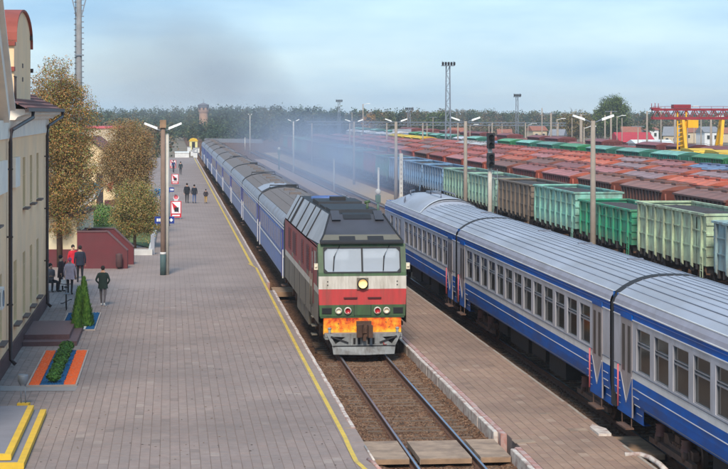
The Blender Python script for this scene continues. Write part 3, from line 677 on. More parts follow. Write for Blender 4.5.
for y in (12.0,14.2):
    lp(MB().lathe([(.72,HT),(.72,HT+.1),(.62,HT+.12),(.60,HT+.02)],(0,y),20), 'fan_ring', M['coach_blue'])
    g = MB()
    for q in range(4): t_ = q*math.pi/4; g.bar((.6*math.cos(t_),y+.6*math.sin(t_),HT+.06),(-.6*math.cos(t_),y-.6*math.sin(t_),HT+.06),.03)
    lp(g, 'fan_guard', M['loco_black'])
lp(MB().box(-.3,.3,9.3,10.0,HT+.16,HT+.30), 'exhaust_stack', M['loco_black'])
lp(MB().tube([(.55,3.6,4.8),(.55,3.6,5.15)],.05).tube([(.45,3.6,5.15),(.65,3.6,5.2)],.06), 'horn', M['loco_green'])
# side roof slopes: separate panels with dark joints
edges = [.66,2.1,4.9+.3,7.4,9.6+.6,12.0,13.0,13.4,15.2,LL-.25]
edges = [.30, 5.4, 7.9, 11.0, 14.3, 14.8, 16.4, LL-.25]
for sx in (-1,1):
    for a,b_ in zip(edges[:-1],edges[1:]):
        y0_,y1_ = a+.05,b_-.05
        def pt(y,z):
            xx = roofx(z)
            return (sx*xx, y, z)
        yt0 = max(y0_, HYb) if a < 2.1 else y0_
        zf = 3.80
        if a < 1: vs_ = [pt(.34,3.86),pt(y1_,3.76),pt(y1_,HT-.01),pt(HYb+.05,HT-.01),pt(VY1+.02,VZ1)]
        else: vs_ = [pt(y0_,3.76),pt(y1_,3.76),pt(y1_,HT-.01),pt(y0_,HT-.01)]
        n_ = len(vs_); off = Vector((sx*.03,0,.02))
        mb = MB().add([tuple(Vector(v)+off) for v in vs_]+vs_, [tuple(range(n_)),tuple(range(2*n_-1,n_-1,-1))]+[(i,(i+1)%n_,n_+(i+1)%n_,n_+i) for i in range(n_)])
        lp(mb, 'roof_panel', M['loco_roof_panel'])
    lp(MB().add([(sx*(W-.01),.3,3.73),(sx*(W-.01),LL-.2,3.73),(sx*.96,LL-1.7,HT-.02),(sx*.96,HYb,HT-.02)],[(0,1,2,3)]), 'roof_frame', M['loco_black'])
    for yj in edges[1:-1]:
        lp(MB().bar((sx*(roofx(3.76)+.035),yj,3.78),(sx*(roofx(HT)+.03),yj,HT+.02),.15,.07), 'roof_joint', M['loco_black'])
    # corner hip strip beside the hood
    lp(MB().bar((sx*1.45,.26,3.95),(sx*roofx(VZ1),VY1,VZ1+.01),.05).bar((sx*roofx(VZ1),VY1,VZ1+.01),(sx*.97,HYb,HT+.01),.05), 'hip_strip', M['loco_black'])
    # side walls
    X0 = sx*W
    lp(MB().quad((X0,.28,3.76),(X0,LL,3.76),(X0,LL,2.36),(X0,.0,2.36)).box(min(X0,X0-sx*.05),max(X0,X0-sx*.05),.3,LL,3.70,3.76), 'upper_side', M['loco_side_red'])
    lp(MB().quad((X0,.0,2.36),(X0,LL,2.36),(X0,LL,2.12),(X0,.0,2.12)), 'side_stripe', M['loco_white'])
    lp(MB().quad((X0,.0,2.12),(X0,LL,2.12),(X0,LL,1.10),(X0,.0,1.10)), 'lower_side', M['loco_olive'])
    xa,xb = sorted((X0, X0+sx*.02))
    lp(MB().add([(X0+sx*.006,.0,2.36),(X0+sx*.006,.55,2.36),(X0+sx*.006,.75,3.74),(X0+sx*.006,.30,3.80)],[(0,1,2,3)]), 'cab_corner', M['loco_green'])
    lp(MB().box(xa,xb,.95,1.75,2.95,3.55), 'cab_side_window', M['window_glass'])
    dr = lp(MB().box(xa,xb,2.15,2.85,1.6,3.6), 'cab_door', M['loco_louver']); MB().box(*sorted((X0+sx*.02,X0+sx*.026)),2.3,2.7,2.85,3.45).build('door_window', M['window_glass'], dr)
    lp(MB().tube([(X0+sx*.07,2.05,1.5),(X0+sx*.07,2.05,2.7)],.018).tube([(X0+sx*.07,2.95,1.5),(X0+sx*.07,2.95,2.7)],.018), 'grab_rail', M['loco_olive'])
    for y,l in ((4.0,1.5),(7.2,1.0),(11.2,2.0),(14.6,1.6)):
        g = MB().box(xa,xb,y,y+l,2.62,3.52)
        for q in range(9): g.box(*sorted((X0+sx*.02,X0+sx*.035)),y+.04,y+l-.04,2.68+q*.09,2.72+q*.09)
        lp(g, 'louver', M['loco_louver'])
    for y,l in ((4.6,.9),(9.0,.8),(13.2,.8)): lp(MB().box(xa,xb,y,y+l,2.42,2.56), 'side_vent', M['loco_olive'])
    for y in (3.4,6.2,9.4,12.4,15.8): lp(MB().box(*sorted((X0,X0+sx*.012)),y,y+.03,1.12,2.1), 'panel_joint', M['loco_black'])
    # marker lamp on the corner and skirt boxes
    lp(MB().box(*sorted((sx*1.55,sx*1.68)),.12,.26,2.98,3.2).cyl((sx*1.62,.11,3.09),.05,.03,'y',10), 'marker_lamp', M['lamp_white'])
    for y,l in ((5.9,2.2),(8.3,2.2),(10.7,1.6)): lp(MB().box(*sorted((sx*.9,sx*1.44)),y,y+l,.42,1.08), 'fuel_tank', M['loco_olive'])
    for k in range(3): lp(MB().box(*sorted((sx*1.40,sx*1.60)),2.2,2.75,.45+k*.32,.48+k*.32), 'cab_step', M['loco_olive'])
lp(MB().box(-1.46,1.46,.3,LL-.1,1.0,1.12), 'underframe', M['under_dark'])
lp(MB().quad((-W,LL,1.1),(W,LL,1.1),(W,LL,3.76),(-W,LL,3.76)), 'rear_wall', M['loco_olive'])
# six-wheel bogies
def bogie6(y):
    mb = MB()
    for sx in (-1,1):
        x = sx*1.08
        mb.xprism([(-2.9,.55),(-2.9,.8),(-2.2,.9),(-1.0,.72),(1.0,.72),(2.2,.9),(2.9,.8),(2.9,.55),(2.0,.5),(.9,.5),(-.9,.5),(-2.0,.5)], x-.08, x+.08)
        for sy in (-2.0,0,2.0):
            mb.box(x-.16,x+.16,sy-.2,sy+.2,.42,.78); mb.cyl((x+sx*.12,sy,.6),.16,sx*.14,'x',10)
            for q in (-.38,.38): mb.lathe([(.1,.55),(.1,.62),(.08,.64),(.1,.68),(.08,.72),(.1,.76),(.08,.8),(.1,.88)],(x+sx*.05,sy+q),8)
        mb.tube([(x+sx*.2,-2.6,.7),(x+sx*.22,0,.95),(x+sx*.2,2.6,.7)],.04)
        mb.box(x-.05,x+.2,-3.0,-2.6,.25,.6)
    b = mb.build('bogie', M['bogie'], loco, (0,y,0))
    for sy in (-2.0,0,2.0):
        for sx in (-.795,.795):
            o = obj('wheel', WHEEL_L, b, (sx,sy,.60)); 
            if sx < 0: o.rotation_euler = (0,0,math.pi)
bogie6(4.0); bogie6(LL-4.0)
# front details
def disc(x, z, r, m, nm, ring=None, y=-.02):
    o = lp(MB().lathe([(.001,.0),(r*.9,.0),(r,.012),(r,.06)],n=18), nm, m); o.rotation_euler = (R(90),0,0); o.location = (x,y+.02,z)
    if ring: rr = MB().lathe([(r,.0),(r+.035,.0),(r+.035,.05),(r,.06)],n=18).build('ring', ring, o); rr.location = (0,0,.008)
    return o
hl = lp(MB().box(-.20,.20,-.06,.02,2.30,2.70), 'headlamp_housing', M['loco_olive'])
em = bpy.data.materials.new('headlamp_lit'); em.use_nodes = True; eb = em.node_tree.nodes['Principled BSDF']; eb.inputs['Base Color'].default_value=(.9,.7,.35,1)
eb.inputs['Emission Color'].default_value=(1,.68,.25,1); eb.inputs['Emission Strength'].default_value=.22; M['headlamp'] = em
disc(0, 2.50, .155, M['headlamp'], 'headlamp', M['loco_black'], y=-.09)
for sx in (-1,1):
    disc(sx*.84, 1.56, .085, M['lamp_white'], 'signal_lamp', M['loco_white'], y=-.03); disc(sx*.52, 1.56, .095, M['lamp_red'], 'tail_lamp', M['loco_white'], y=-.03)
    g = MB().box(*sorted((sx*1.08,sx*1.42)),-.03,.02,1.46,1.66)
    for q in range(4): g.box(*sorted((sx*1.10,sx*1.40)),-.045,-.03,1.48+q*.045,1.50+q*.045)
    lp(g, 'front_grille', M['loco_black'])
    lp(MB().box(*sorted((sx*.18,sx*.66)),-.045,.01,1.985,2.03).box(*sorted((sx*.2,sx*.64)),-.02,.01,1.95,1.985), 'grab_rail', M['loco_louver'])
    for z in (2.44,2.56): lp(MB().box(sx*1.22-.02,sx*1.22+.02,-.02,.01,z,z+.03), 'rivet', M['loco_black'])
lp(MB().box(-.30,.30,-.025,.01,1.40,1.74), 'center_panel', M['loco_green'])
lp(MB().box(-.305,-.285,-.03,.0,1.38,1.76).box(.285,.305,-.03,.0,1.38,1.76), 'panel_joint', M['loco_black'])
lp(MB().box(-1.36,1.36,.02,.3,.74,1.31), 'flame_panel', M['flame'])
lp(MB().xprism([(-.38,.60),(-.38,.79),(.3,.80),(.3,.60)], -1.34,1.34), 'buffer_beam', M['plow_grey'])
cp = MB(); cp.box(-.17,.17,-.55,.05,.82,1.12); cp.slab([(-.30,-.90),(-.10,-.78),(-.02,-.62),(.10,-.62),(.12,-.95),(.26,-1.0),(.24,-.50),(-.24,-.50)], .72,1.14); cp.slab([(-.10,-.74),(.0,-.66),(.08,-.66),(.08,-.6),(-.12,-.6)],.84,1.02); cp.box(-.26,.26,-.5,-.42,1.06,1.24); cp.box(-.05,.06,-.7,-.5,.58,.74); lp(cp,'coupler',M['rust_brown'])
lp(MB().tube([(.3,-.32,.72),(.42,-.45,.45),(.55,-.4,.5),(.5,-.33,.7)],.028), 'brake_hose', M['loco_black']); lp(MB().tube([(-.3,-.32,.72),(-.45,-.45,.5),(-.6,-.36,.66)],.028), 'brake_hose', M['loco_black'])
lp(MB().tube([(.62,-.35,.72),(.70,-.5,.42),(.8,-.45,.42),(.86,-.36,.6)],.026), 'brake_hose', M['loco_side_red'])
for sx in (-1,1):
    lp(MB().tube([(sx*1.18,-.32,.72),(sx*1.18,-.32,.95)],.05).ball((sx*1.18,-.32,.97),.07,.07,.05), 'buffer_stand', M['plow_grey'])
    # plough side plate with a real triangular opening
    q2 = [(1.30,.80),(.48,.80),(.48,.36),(1.08,.36),(1.15,.715),(.64,.69),(.98,.45)]
    fr_ = [(sx*x_,-.47,z_) for x_,z_ in q2]; bk = [(a_,-.40,c_) for a_,b_,c_ in fr_]
    fcs = [(0,1,5,4),(1,2,6,5),(2,3,6),(3,0,4,6)]
    pm = MB().add(fr_+bk, fcs+[tuple(7+k for k in f_) for f_ in fcs]+[(4,5,12,11),(5,6,13,12),(6,4,11,13),(0,3,10,7),(0,1,8,7)]); lp(pm, 'plow_plate', M['plow_grey'])
    lp(MB().bar((sx*1.15,-.485,.72),(sx*.55,-.485,.50),.06,.05), 'plow_link', M['loco_black'])
    lp(MB().bar((sx*1.28,-.40,.74),(sx*1.28,.2,.64),.10), 'plow_bracket', M['plow_grey'])
    lp(MB().xprism([(-.395,.40),(-.395,.75),(-.385,.75),(-.385,.40)], *sorted((sx*.55,sx*1.18))), 'shade_backing', M['under_dark'])  # dark sheet behind the opening, standing in for the shade inside it
    for q in range(2): lp(MB().box(*sorted((sx*(.13+q*.16),sx*(.21+q*.16))),-.474,-.44,.44,.66), 'plow_slot', M['under_dark'])
lp(MB().xprism([(-.47,.36),(-.47,.80),(-.3,.80),(-.3,.36)], -.475,.475), 'plow_center', M['plow_grey'])
lp(MB().add([(-1.10,-.46,.36),(0,-.62,.36),(1.10,-.46,.36),(1.06,-.50,.10),(0,-.72,.10),(-1.06,-.50,.10),(-1.10,-.40,.36),(0,-.5,.36),(1.10,-.40,.36),(1.06,-.40,.10),(0,-.5,.10),(-1.06,-.40,.10)],
    [(0,5,4,1),(1,4,3,2),(0,1,7,6),(1,2,8,7),(5,11,10,4),(4,10,9,3),(0,6,11,5),(2,3,9,8)]), 'plow_blade', M['plow_grey'])
lp(MB().box(-1.08,1.08,-.50,-.40,.37,.40), 'plow_seam', M['loco_black'])

# ---------------------------------------------------------------- passenger coaches behind it
CL = 24.5
def coach(i, s0, near):
    lab = ['pale blue ribbed coach with brown roof coupled behind the locomotive','second coach, grey-blue with brown roof, behind the ribbed coach'] + \
          ['%s coach of the long blue train, counting from the locomotive' % ORD[k] for k in range(2,10)]
    t = thing('passenger_coach', lab[i], 'coach', (TRK[0], s0, 0), 0, 'coaches of the arriving train')
    y0,y1 = .35,CL-.35; Wd = 1.53
    up = M['coach_blue'] if i != 1 else M['coach_pale']
    mb = MB()
    for sx in (-1,1): mb.quad((sx*Wd,y0,1.0),(sx*Wd,y1,1.0),(sx*Wd,y1,3.35),(sx*Wd,y0,3.35))
    mb.quad((-Wd,y0,1.0),(Wd,y0,1.0),(Wd,y0,3.4),(-Wd,y0,3.4)); mb.quad((-Wd,y1,1.0),(Wd,y1,1.0),(Wd,y1,3.4),(-Wd,y1,3.4))
    mb.build('body', up, t)
    X = -Wd
    MB().box(X-.012,X,y0,y1,1.0,1.82).build('lower_panel', M['coach_pale'], t)
    MB().box(X-.02,X,y0,y1,1.86,1.93).build('waist_stripe', M['coach_white'], t)
    MB().box(X-.02,X,y0,y1,3.14,3.18).box(X-.02,X,y0,y1,3.28,3.33).build('cornice_stripe', M['coach_white'], t)
    prof = [(-Wd-.01,3.35),(-Wd+.03,3.55),(-1.30,3.78),(-.9,3.98),(-.45,4.08),(0,4.12),(.45,4.08),(.9,3.98),(1.30,3.78),(Wd-.03,3.55),(Wd+.01,3.35)]
    MB().sheet(prof[:3], y0, y1, 0, True).sheet(prof[-3:], y0, y1, 0, True).build('roof_edge', M['coach_roof_edge'], t)
    MB().sheet(prof[2:-2], y0, y1, 0, True).build('roof', M['coach_roof'] if i != 1 else M['coach_roof'], t)
    if near:
        for x,z in prof[2:-2]:
            MB().box(x-.02,x+.02,y0,y1,z-.02,z+.015).build('roof_rib', M['coach_roof'], t)
    for ya,yb in ((-.02,y0),(y1,CL+.02)):      # end diaphragms: dark rims standing proud of the roof
        g = MB(); q = [(x*1.0,z+.05) for x,z in prof]; g.sheet(q,ya,yb); g.add([(x,ya,z) for x,z in q]+[(x*.8,ya,1.2+(z-1.2)*.9) for x,z in q],[(k,k+1,len(q)+k+1,len(q)+k) for k in range(len(q)-1)])
        g.box(-Wd,-Wd+.2,ya,yb,1.0,3.4); g.box(Wd-.2,Wd,ya,yb,1.0,3.4); g.build('gangway', M['rubber'], t)
    if i in (1,3,4,6): MB().box(*((.1,.75) if i % 2 else (-.5,.2)),.5,.9,4.02,4.24).build('roof_box', M['loco_black'], t)
    if i in (1,2,4,7): MB().tube([(-.8,1.2,4.0),(-.8,1.2,4.17),(.9,1.5,4.17),(.9,1.5,4.0)],.035).build('roof_pipe', M['loco_black'], t)
    for y in (5,10,15,20): MB().box(-.3,.3,y,y+.5,4.06,4.22).build('roof_vent', M['coach_roof'], t)
    if i in (1,): MB().sheet([(-1.28,3.82),(-.9,4.02),(-.45,4.12),(0,4.16),(.4,4.125)], 1.2, 6.5, 0, True).build('roof_patch', M['emu_roof'], t)
    # windows and doors
    n = 11 if i else 17
    if i < 6:
        for k in range(n):
            a = 2.6+(CL-5.2)*(k+.5)/n; w = 1.15 if i else .55
            f = MB().box(X-.03,X,a-w/2-.05,a+w/2+.05,2.08,3.06).build('window', M['coach_pale'] if i else M['coach_blue'], t)
            MB().box(X-.036,X-.03,a-w/2,a+w/2,2.14,3.0).build('pane', M['window_glass'], f)
    for a in (.95,CL-1.75):
        d = MB().box(X-.03,X,a,a+.8,.95,3.1).build('door', M['coach_deep'], t); MB().box(X-.036,X-.03,a+.2,a+.6,2.2,2.95).build('pane', M['window_glass'], d)
        MB().box(X-.04,X+.0,a-.28,a-.12,.9,2.2).build('door_post', M['coach_white'], t)
        MB().box(X-.05,X+.3,a+.05,a+.75,.5,.54).build('step', M['bogie'], t)
    if not i:
        for k in range(60):
            y = 2.3+k*(CL-4.6)/60; MB().box(X-.02,X-.01,y,y+.06,1.1,1.8).build('rib', M['coach_blue'], t) if k % 2 == 0 else None
    MB().box(-1.25,1.25,6.5,CL-6.5,.5,1.0).build('equipment_box', M['under_dark'], t)
    for y in (3.6,CL-3.6): add_bogie(t, y, BOG, 1.85, i < 3)
s = LS+LL+.9
for i in range(9): coach(i, s+i*CL, i < 2)
# ---------------------------------------------------------------- freight yard
def gondola_proto(h, key, rgb, seed, load=True):
    # root empty is made by the caller; returns list of (name, mesh, sub-list)
    m = mat('gondola_'+key, srgb(*rgb), rough=.8, var=.22, scale=1.6, dirt=(.17,.135,.105), damt=.85, dscale=1.3, stretch=(1,1,.55), bump=.3, bscale=3)
    r = random.Random(seed); hw = 1.48; L = 12.7; z0 = 1.35; parts = []
    wall = MB()
    for sx in (-1,1):
        nb = 16
        for k in range(nb):                   # slightly dented panels
            a = .0+L*k/nb; b_ = L*(k+1)/nb; d = r.uniform(-.02,.02)
            for q in range(3):
                za = z0+(h-z0)*q/3; zb = z0+(h-z0)*(q+1)/3; dd = d+r.uniform(-.012,.012)
                wall.quad((sx*(hw+dd),a,za),(sx*(hw+dd),b_,za),(sx*(hw+dd),b_,zb),(sx*(hw+dd),a,zb))
        for q in (1,2): zz = z0+(h-z0)*q/3; wall.box(*sorted((sx*(hw+.0),sx*(hw+.045))),0,L,zz-.03,zz+.03)
    for q_ in split(wall,0): parts.append(('side_wall', q_.mesh('side_wall', m)))
    e = MB()
    for y in (0,L):
        e.quad((-hw,y,z0),(hw,y,z0),(hw,y,h),(-hw,y,h))
        for q in range(1,5): zz = z0+(h-z0)*q/5; e.box(-hw,hw,y-.06 if y == 0 else y,y if y == 0 else y+.06,zz-.05,zz+.05)
    for q_ in split(e,1,L/2): parts.append(('end_wall', q_.mesh('end_wall', m)))
    t = MB()
    for sx in (-1,1): t.box(*sorted((sx*(hw-.06),sx*(hw+.11))),-.05,L+.05,h-.10,h)
    t.box(-hw,hw,-.06,.10,h-.09,h+.01); t.box(-hw,hw,L-.10,L+.06,h-.09,h+.01)
    parts.append(('top_rail', t.mesh('top_rail', m)))
    rib = MB()
    for sx in (-1,1): rib.prism([(sx*hw,z0-.22),(sx*(hw+.10),z0-.12),(sx*(hw+.13),z0+.4),(sx*(hw+.10),h-.10),(sx*hw,h-.10)], -.085,.085)
    for q_ in split(rib,0):
        ribm = q_.mesh('rib', m)
        for k in range(8): parts.append(('rib', ribm, (0, .55+(L-1.1)*k/7, 0)))
    u = MB(); u.box(-.25,.25,-.5,L+.5,.95,1.3); u.box(-1.3,1.3,.2,.5,1.0,1.35); u.box(-1.3,1.3,L-.5,L-.2,1.0,1.35)
    for k in range(14):
        y = .7+(L-1.4)*k/13
        for sx in (-1,1): u.box(*sorted((sx*1.38,sx*1.50)),y-.12,y+.12,r.uniform(.95,1.1),1.36)
    parts.append(('underframe', u.mesh('underframe', mat('g_under_'+key, (.05,.042,.037), .9, var=.3))))
    lad = MB()
    for sx in (-1,1):
        for yy in (.15,.55): lad.tube([(sx*(hw+.12),yy,.75),(sx*(hw+.12),yy,2.0)],.02,4)
        for q in range(4): lad.tube([(sx*(hw+.12),.15,.8+q*.32),(sx*(hw+.12),.55,.8+q*.32)],.018,4)
    for q_ in split(lad,0): parts.append(('ladder', q_.mesh('ladder', m)))
    if load:
        ld = MB(); nx,ny = 8,40
        vs_ = [(-hw+.02+(2*hw-.04)*i/nx, .05+(L-.1)*j/ny, h-.28+.20*math.sin(math.pi*i/nx)*math.sin(math.pi*j/ny)**.4+r.uniform(-.05,.05)) for j in range(ny+1) for i in range(nx+1)]
        ld.add(vs_, [(j*(nx+1)+i,j*(nx+1)+i+1,(j+1)*(nx+1)+i+1,(j+1)*(nx+1)+i) for j in range(ny) for i in range(nx)])
        parts.append(('load', ld.mesh('load', M['coal'])))
    return parts
dm('coal', (66,62,62), rough=.95, var=.35, scale=9, bump=.6, bscale=12)
GP = {}
GKIND = {'teal':(3.45,(78,140,128)),'blue':(3.48,(122,160,196)),'mint':(3.50,(150,188,170)),'brown':(3.52,(128,112,98)),'turquoise':(3.60,(138,196,180)),'green':(3.25,(44,158,118)),'pale':(3.78,(182,202,168)),'steel':(3.55,(144,174,178)),'red':(3.5,(150,72,64))}
for i,(k,(h,c)) in enumerate(GKIND.items()): GP[k] = gondola_proto(h, k, c, i+20, load=True)
def gondola(kind, label, u, s0, wheels=True, ribs=True, group='open wagons standing in the first yard row'):
    t = thing('gondola_wagon', label, 'wagon', (u, s0+.6, 0), 0, group)
    for p in GP[kind]:
        if p[0] == 'rib' and not ribs: continue
        if p[0] in ('ladder','underframe') and not ribs: continue
        obj(p[0], p[1], t, p[2] if len(p) > 2 else (0,0,0))
    if wheels:
        for y in (2.0,10.7): add_bogie(t, y)
    return t
UG = TRK[3]-1.57; WP = 13.92
sB = SU(708, UG)                               # front of the steel-blue one at the right
seq = ['steel','pale','green','turquoise','brown','mint','mint','blue','blue','blue','teal','red','teal','steel','blue','blue','teal','brown','red','steel','teal','turquoise','red','teal','brown']
names = {0:'weathered steel-blue gondola wagon at the right frame edge',1:'tall pale green weathered gondola wagon with rusty patches',2:'bright green low gondola wagon behind the lamp pole',
 3:'light turquoise gondola wagon left of the bright green one',4:'dull brown gondola wagon between mint and turquoise wagons',5:'mint green gondola wagon touching the brown wagon, behind the signal post',6:'mint green gondola wagon next to the blue ones',
 7:'blue gondola wagon next to the mint green ones',8:'middle blue gondola wagon of the three beside the lamp pole',9:'blue gondola wagon partly behind the lamp pole, beside the teal one',10:'teal gondola wagon where the smoke haze begins'}
for i,k in enumerate(seq):
    s0 = sB-WP+i*WP
    gondola(k, names.get(i, '%s gondola wagon in the smoky row, %s beyond the clear teal one' % ({'steel':'grey-blue','red':'dull red'}.get(k,k), ORD[i-11])), TRK[3], s0, i < 14, True)

# covered hoppers
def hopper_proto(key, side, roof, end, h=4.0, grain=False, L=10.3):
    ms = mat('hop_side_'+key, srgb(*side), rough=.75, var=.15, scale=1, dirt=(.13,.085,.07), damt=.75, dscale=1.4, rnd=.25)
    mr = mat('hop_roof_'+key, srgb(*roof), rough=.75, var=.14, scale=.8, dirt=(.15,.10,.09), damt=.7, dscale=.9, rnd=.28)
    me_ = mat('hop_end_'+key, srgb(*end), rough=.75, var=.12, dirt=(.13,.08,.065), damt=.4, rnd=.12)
    hw = 1.5; ze = h-.28; parts = []
    b = MB(); zl = 2.1
    for sx in (-1,1):
        b.quad((sx*hw,0,ze),(sx*hw,L,ze),(sx*hw,L-.9,zl),(sx*hw,.9,zl)); b.quad((sx*hw,.9,zl),(sx*hw,L-.9,zl),(sx*.9,L-2.4,1.2),(sx*.9,2.4,1.2))
        for k in range(13):
            y = .35+(L-.7)*k/12; yb = min(max(y,1.0),L-1.0); b.add([(sx*hw,y-.05,ze),(sx*hw,y+.05,ze),(sx*hw,yb+.05,zl),(sx*hw,yb-.05,zl),(sx*(hw+.09),y-.05,ze),(sx*(hw+.09),y+.05,ze),(sx*(hw+.09),yb+.05,zl),(sx*(hw+.09),yb-.05,zl)],[(4,5,6,7),(0,4,7,3),(1,2,6,5)])
        b.box(*sorted((sx*(hw-.02),sx*(hw+.12))),0,L,ze-.10,ze)
        b.box(*sorted((sx*(hw-.02),sx*(hw+.11))),.9,L-.9,zl-.12,zl)
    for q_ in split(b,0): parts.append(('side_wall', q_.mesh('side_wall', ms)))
    r_ = MB(); pr = [(-hw-.08,ze),(-.75,h-.06),(-.35,h),(.35,h),(.75,h-.06),(hw+.08,ze)]
    r_.sheet(pr, 0, L)
    for k in range(1,6): 
        for (xa,za),(xb,zb) in zip(pr[:-1],pr[1:]): r_.add([(xa,L*k/6-.03,za+.03),(xb,L*k/6-.03,zb+.03),(xb,L*k/6+.03,zb+.03),(xa,L*k/6+.03,za+.03)],[(0,1,2,3)])
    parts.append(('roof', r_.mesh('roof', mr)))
    hm = MB().box(-.42,.42,-.5,.5,0,.14).mesh('hatch', ms)
    for k in range(4): parts.append(('hatch', hm, (0, L*(k+.5)/4, h-.01)))
    w = MB().box(-.75,-.70,.2,L-.2,h+.10,h+.13).box(.70,.75,.2,L-.2,h+.10,h+.13)
    parts.append(('walkway', w.mesh('walkway', M['bogie'])))
    e = MB()
    for y,d in ((0,1),(L,-1)):
        e.add([(-hw,y,ze),(hw,y,ze),(hw,y+d*.9,zl),(-hw,y+d*.9,zl),(-.9,y+d*2.4,1.2),(.9,y+d*2.4,1.2)],[(0,1,2,3),(3,2,5,4)])
        e.add([(-hw-.08,y,ze),(-.75,y,h-.06),(-.35,y,h),(.35,y,h),(.75,y,h-.06),(hw+.08,y,ze)],[(0,1,2,3,4,5)])
        for sx in (-1.3,-.4,.4,1.3): e.bar((sx,y-d*.35,1.25),(sx,y,ze-.2),.10)
        e.box(-1.4,1.4,min(y,y-d*.5),max(y,y-d*.5),1.1,1.25)
    for q_ in split(e,1,L/2): parts.append(('end_wall', q_.mesh('end_wall', me_)))
    u = MB(); u.box(-.25,.25,-.7,L+.7,.95,1.2); u.box(-1.2,1.2,-.55,-.2,.95,1.2); u.box(-1.2,1.2,L+.2,L+.55,.95,1.2)
    for y in (1.2,L-1.2): u.box(-1.0,1.0,y-1.4,y+1.4,.3,.8)
    parts.append(('underframe', u.mesh('underframe', M['under_dark'])))
    return parts
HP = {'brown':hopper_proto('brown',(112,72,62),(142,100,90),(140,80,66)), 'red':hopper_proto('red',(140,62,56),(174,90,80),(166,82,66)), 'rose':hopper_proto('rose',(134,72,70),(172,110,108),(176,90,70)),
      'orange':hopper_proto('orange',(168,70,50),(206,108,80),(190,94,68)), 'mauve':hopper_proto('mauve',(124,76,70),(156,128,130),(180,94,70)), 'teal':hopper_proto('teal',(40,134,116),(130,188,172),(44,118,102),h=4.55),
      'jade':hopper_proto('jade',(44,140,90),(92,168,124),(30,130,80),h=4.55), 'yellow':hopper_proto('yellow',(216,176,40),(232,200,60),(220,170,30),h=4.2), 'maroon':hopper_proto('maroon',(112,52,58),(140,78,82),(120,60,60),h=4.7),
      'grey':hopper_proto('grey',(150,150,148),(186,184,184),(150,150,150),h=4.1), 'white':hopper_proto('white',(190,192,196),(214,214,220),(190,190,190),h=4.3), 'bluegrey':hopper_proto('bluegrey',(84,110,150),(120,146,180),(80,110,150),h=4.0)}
CN = {'brown':'rusty brown','red':'dull red','rose':'rose red','orange':'orange red','mauve':'mauve roofed','teal':'teal','jade':'jade green','yellow':'yellow','maroon':'maroon','grey':'pale grey','white':'white','bluegrey':'blue-grey'}
def hopper(kind, label, u, s0, lod, group):
    t = thing('hopper_wagon', label, 'wagon', (u, s0+1.4, 0), 0, group)
    keep = ('side_wall','roof','end_wall','hatch','walkway') if lod else None
    for p in HP[kind]:
        if keep and p[0] not in keep: continue
        if lod == 2 and p[0] == 'hatch': continue
        obj(p[0], p[1], t, p[2] if len(p) > 2 else (0,0,0))
    if not lod:
        for y in (.9,9.4): obj('bogie', BOG, t, (0,y,0))
    return t
rows = [  # track, start column at the right frame, pitch, kinds from right to left
 (4, 13.0, 2.0, ['red','brown','brown','brown','rose','rose','brown','rose','rose','red','brown','red','rose','brown','red','red','brown','red','rose','red','brown','red','red','rose']),
 (5, 13.0, 6.0, ['red','orange','mauve','rose','rose','brown','orange','rose','red','red','rose','mauve','red','brown','red','rose','red','red','brown','red','red','mauve','red']),
 (6, 13.0, 1.0, ['orange','mauve','rose','mauve','orange','orange','rose','orange','red','red','rose','red','red','brown','red','rose','red','red','red','brown','red']),
 (7, 13.0, 4.0, ['bluegrey','bluegrey','rose','mauve','orange','orange','red','rose','red','red','grey','grey','red','rose','red','yellow','yellow','yellow','yellow','white','white','grey','white','white','grey','white']),
 (8, 15.2, 3.0, ['jade','jade','teal','teal','teal','jade','teal','teal','jade','bluegrey','teal','white','teal','teal','teal','jade','bluegrey','white','teal','bluegrey','teal','grey','teal','teal']),
 (10, 14.8, 2.0, ['maroon','maroon','maroon','maroon','red','maroon','rose','maroon','maroon','red','maroon','rose','maroon','maroon','brown','maroon','red','maroon','rose','maroon','maroon'])]
rown = {4:'nearest hopper row',5:'second hopper row',6:'third hopper row',7:'fourth hopper row',8:'mostly green row',10:'farthest wagon row'}
for ti,pitch,off,kinds in rows:
    u = TRK[ti]; s0 = SU(728, u-1.5)-pitch+off-3; cnt = {}
    for j,k in enumerate(kinds):
        cnt[k] = cnt.get(k,0)
        lab = '%s hopper wagon, %s of its colour from right in %s' % (CN[k], ORD[cnt[k]], rown[ti]); cnt[k] += 1
        hopper(k, lab, u, s0+j*pitch, 0 if (ti in (4,5) and j < 7) else (1 if ti < 8 and j < 12 else 2), 'covered hoppers in the yard')
# yellow loads on flat wagons in front of the crane
for q,(px,w,h_) in enumerate([(680,3.0,4.3),(698,3.4,4.6),(723,3.4,4.6)]):
    u = TRK[9]; s_ = SU(px,u); t = thing('flat_wagon', ['yellow low machine load on flat wagon below the crane trolley','yellow box load on flat wagon between the crane legs','yellow box load on flat wagon at the right crane leg'][q], 'wagon', (u,s_,0), 0, 'yellow loads on flat wagons')
    MB().box(-1.4,1.4,-6,6,1.0,1.35).build('deck', M['bogie'], t)
    MB().xprism([(-w,1.4),(-w,3.4),(-w+.6,h_-.2),(-w*.2,h_),(w*.6,h_),(w,3.2),(w,1.4)], -1.3,1.3).build('load', M['yellow_step'], t)
    MB().box(-1.38,1.38,-5.8,5.8,3.55,3.9).build('rail_frame', M['yellow_step'], t) if q == 1 else None
    for y in (-4,4): obj('bogie', BOG, t, (0,y,0))

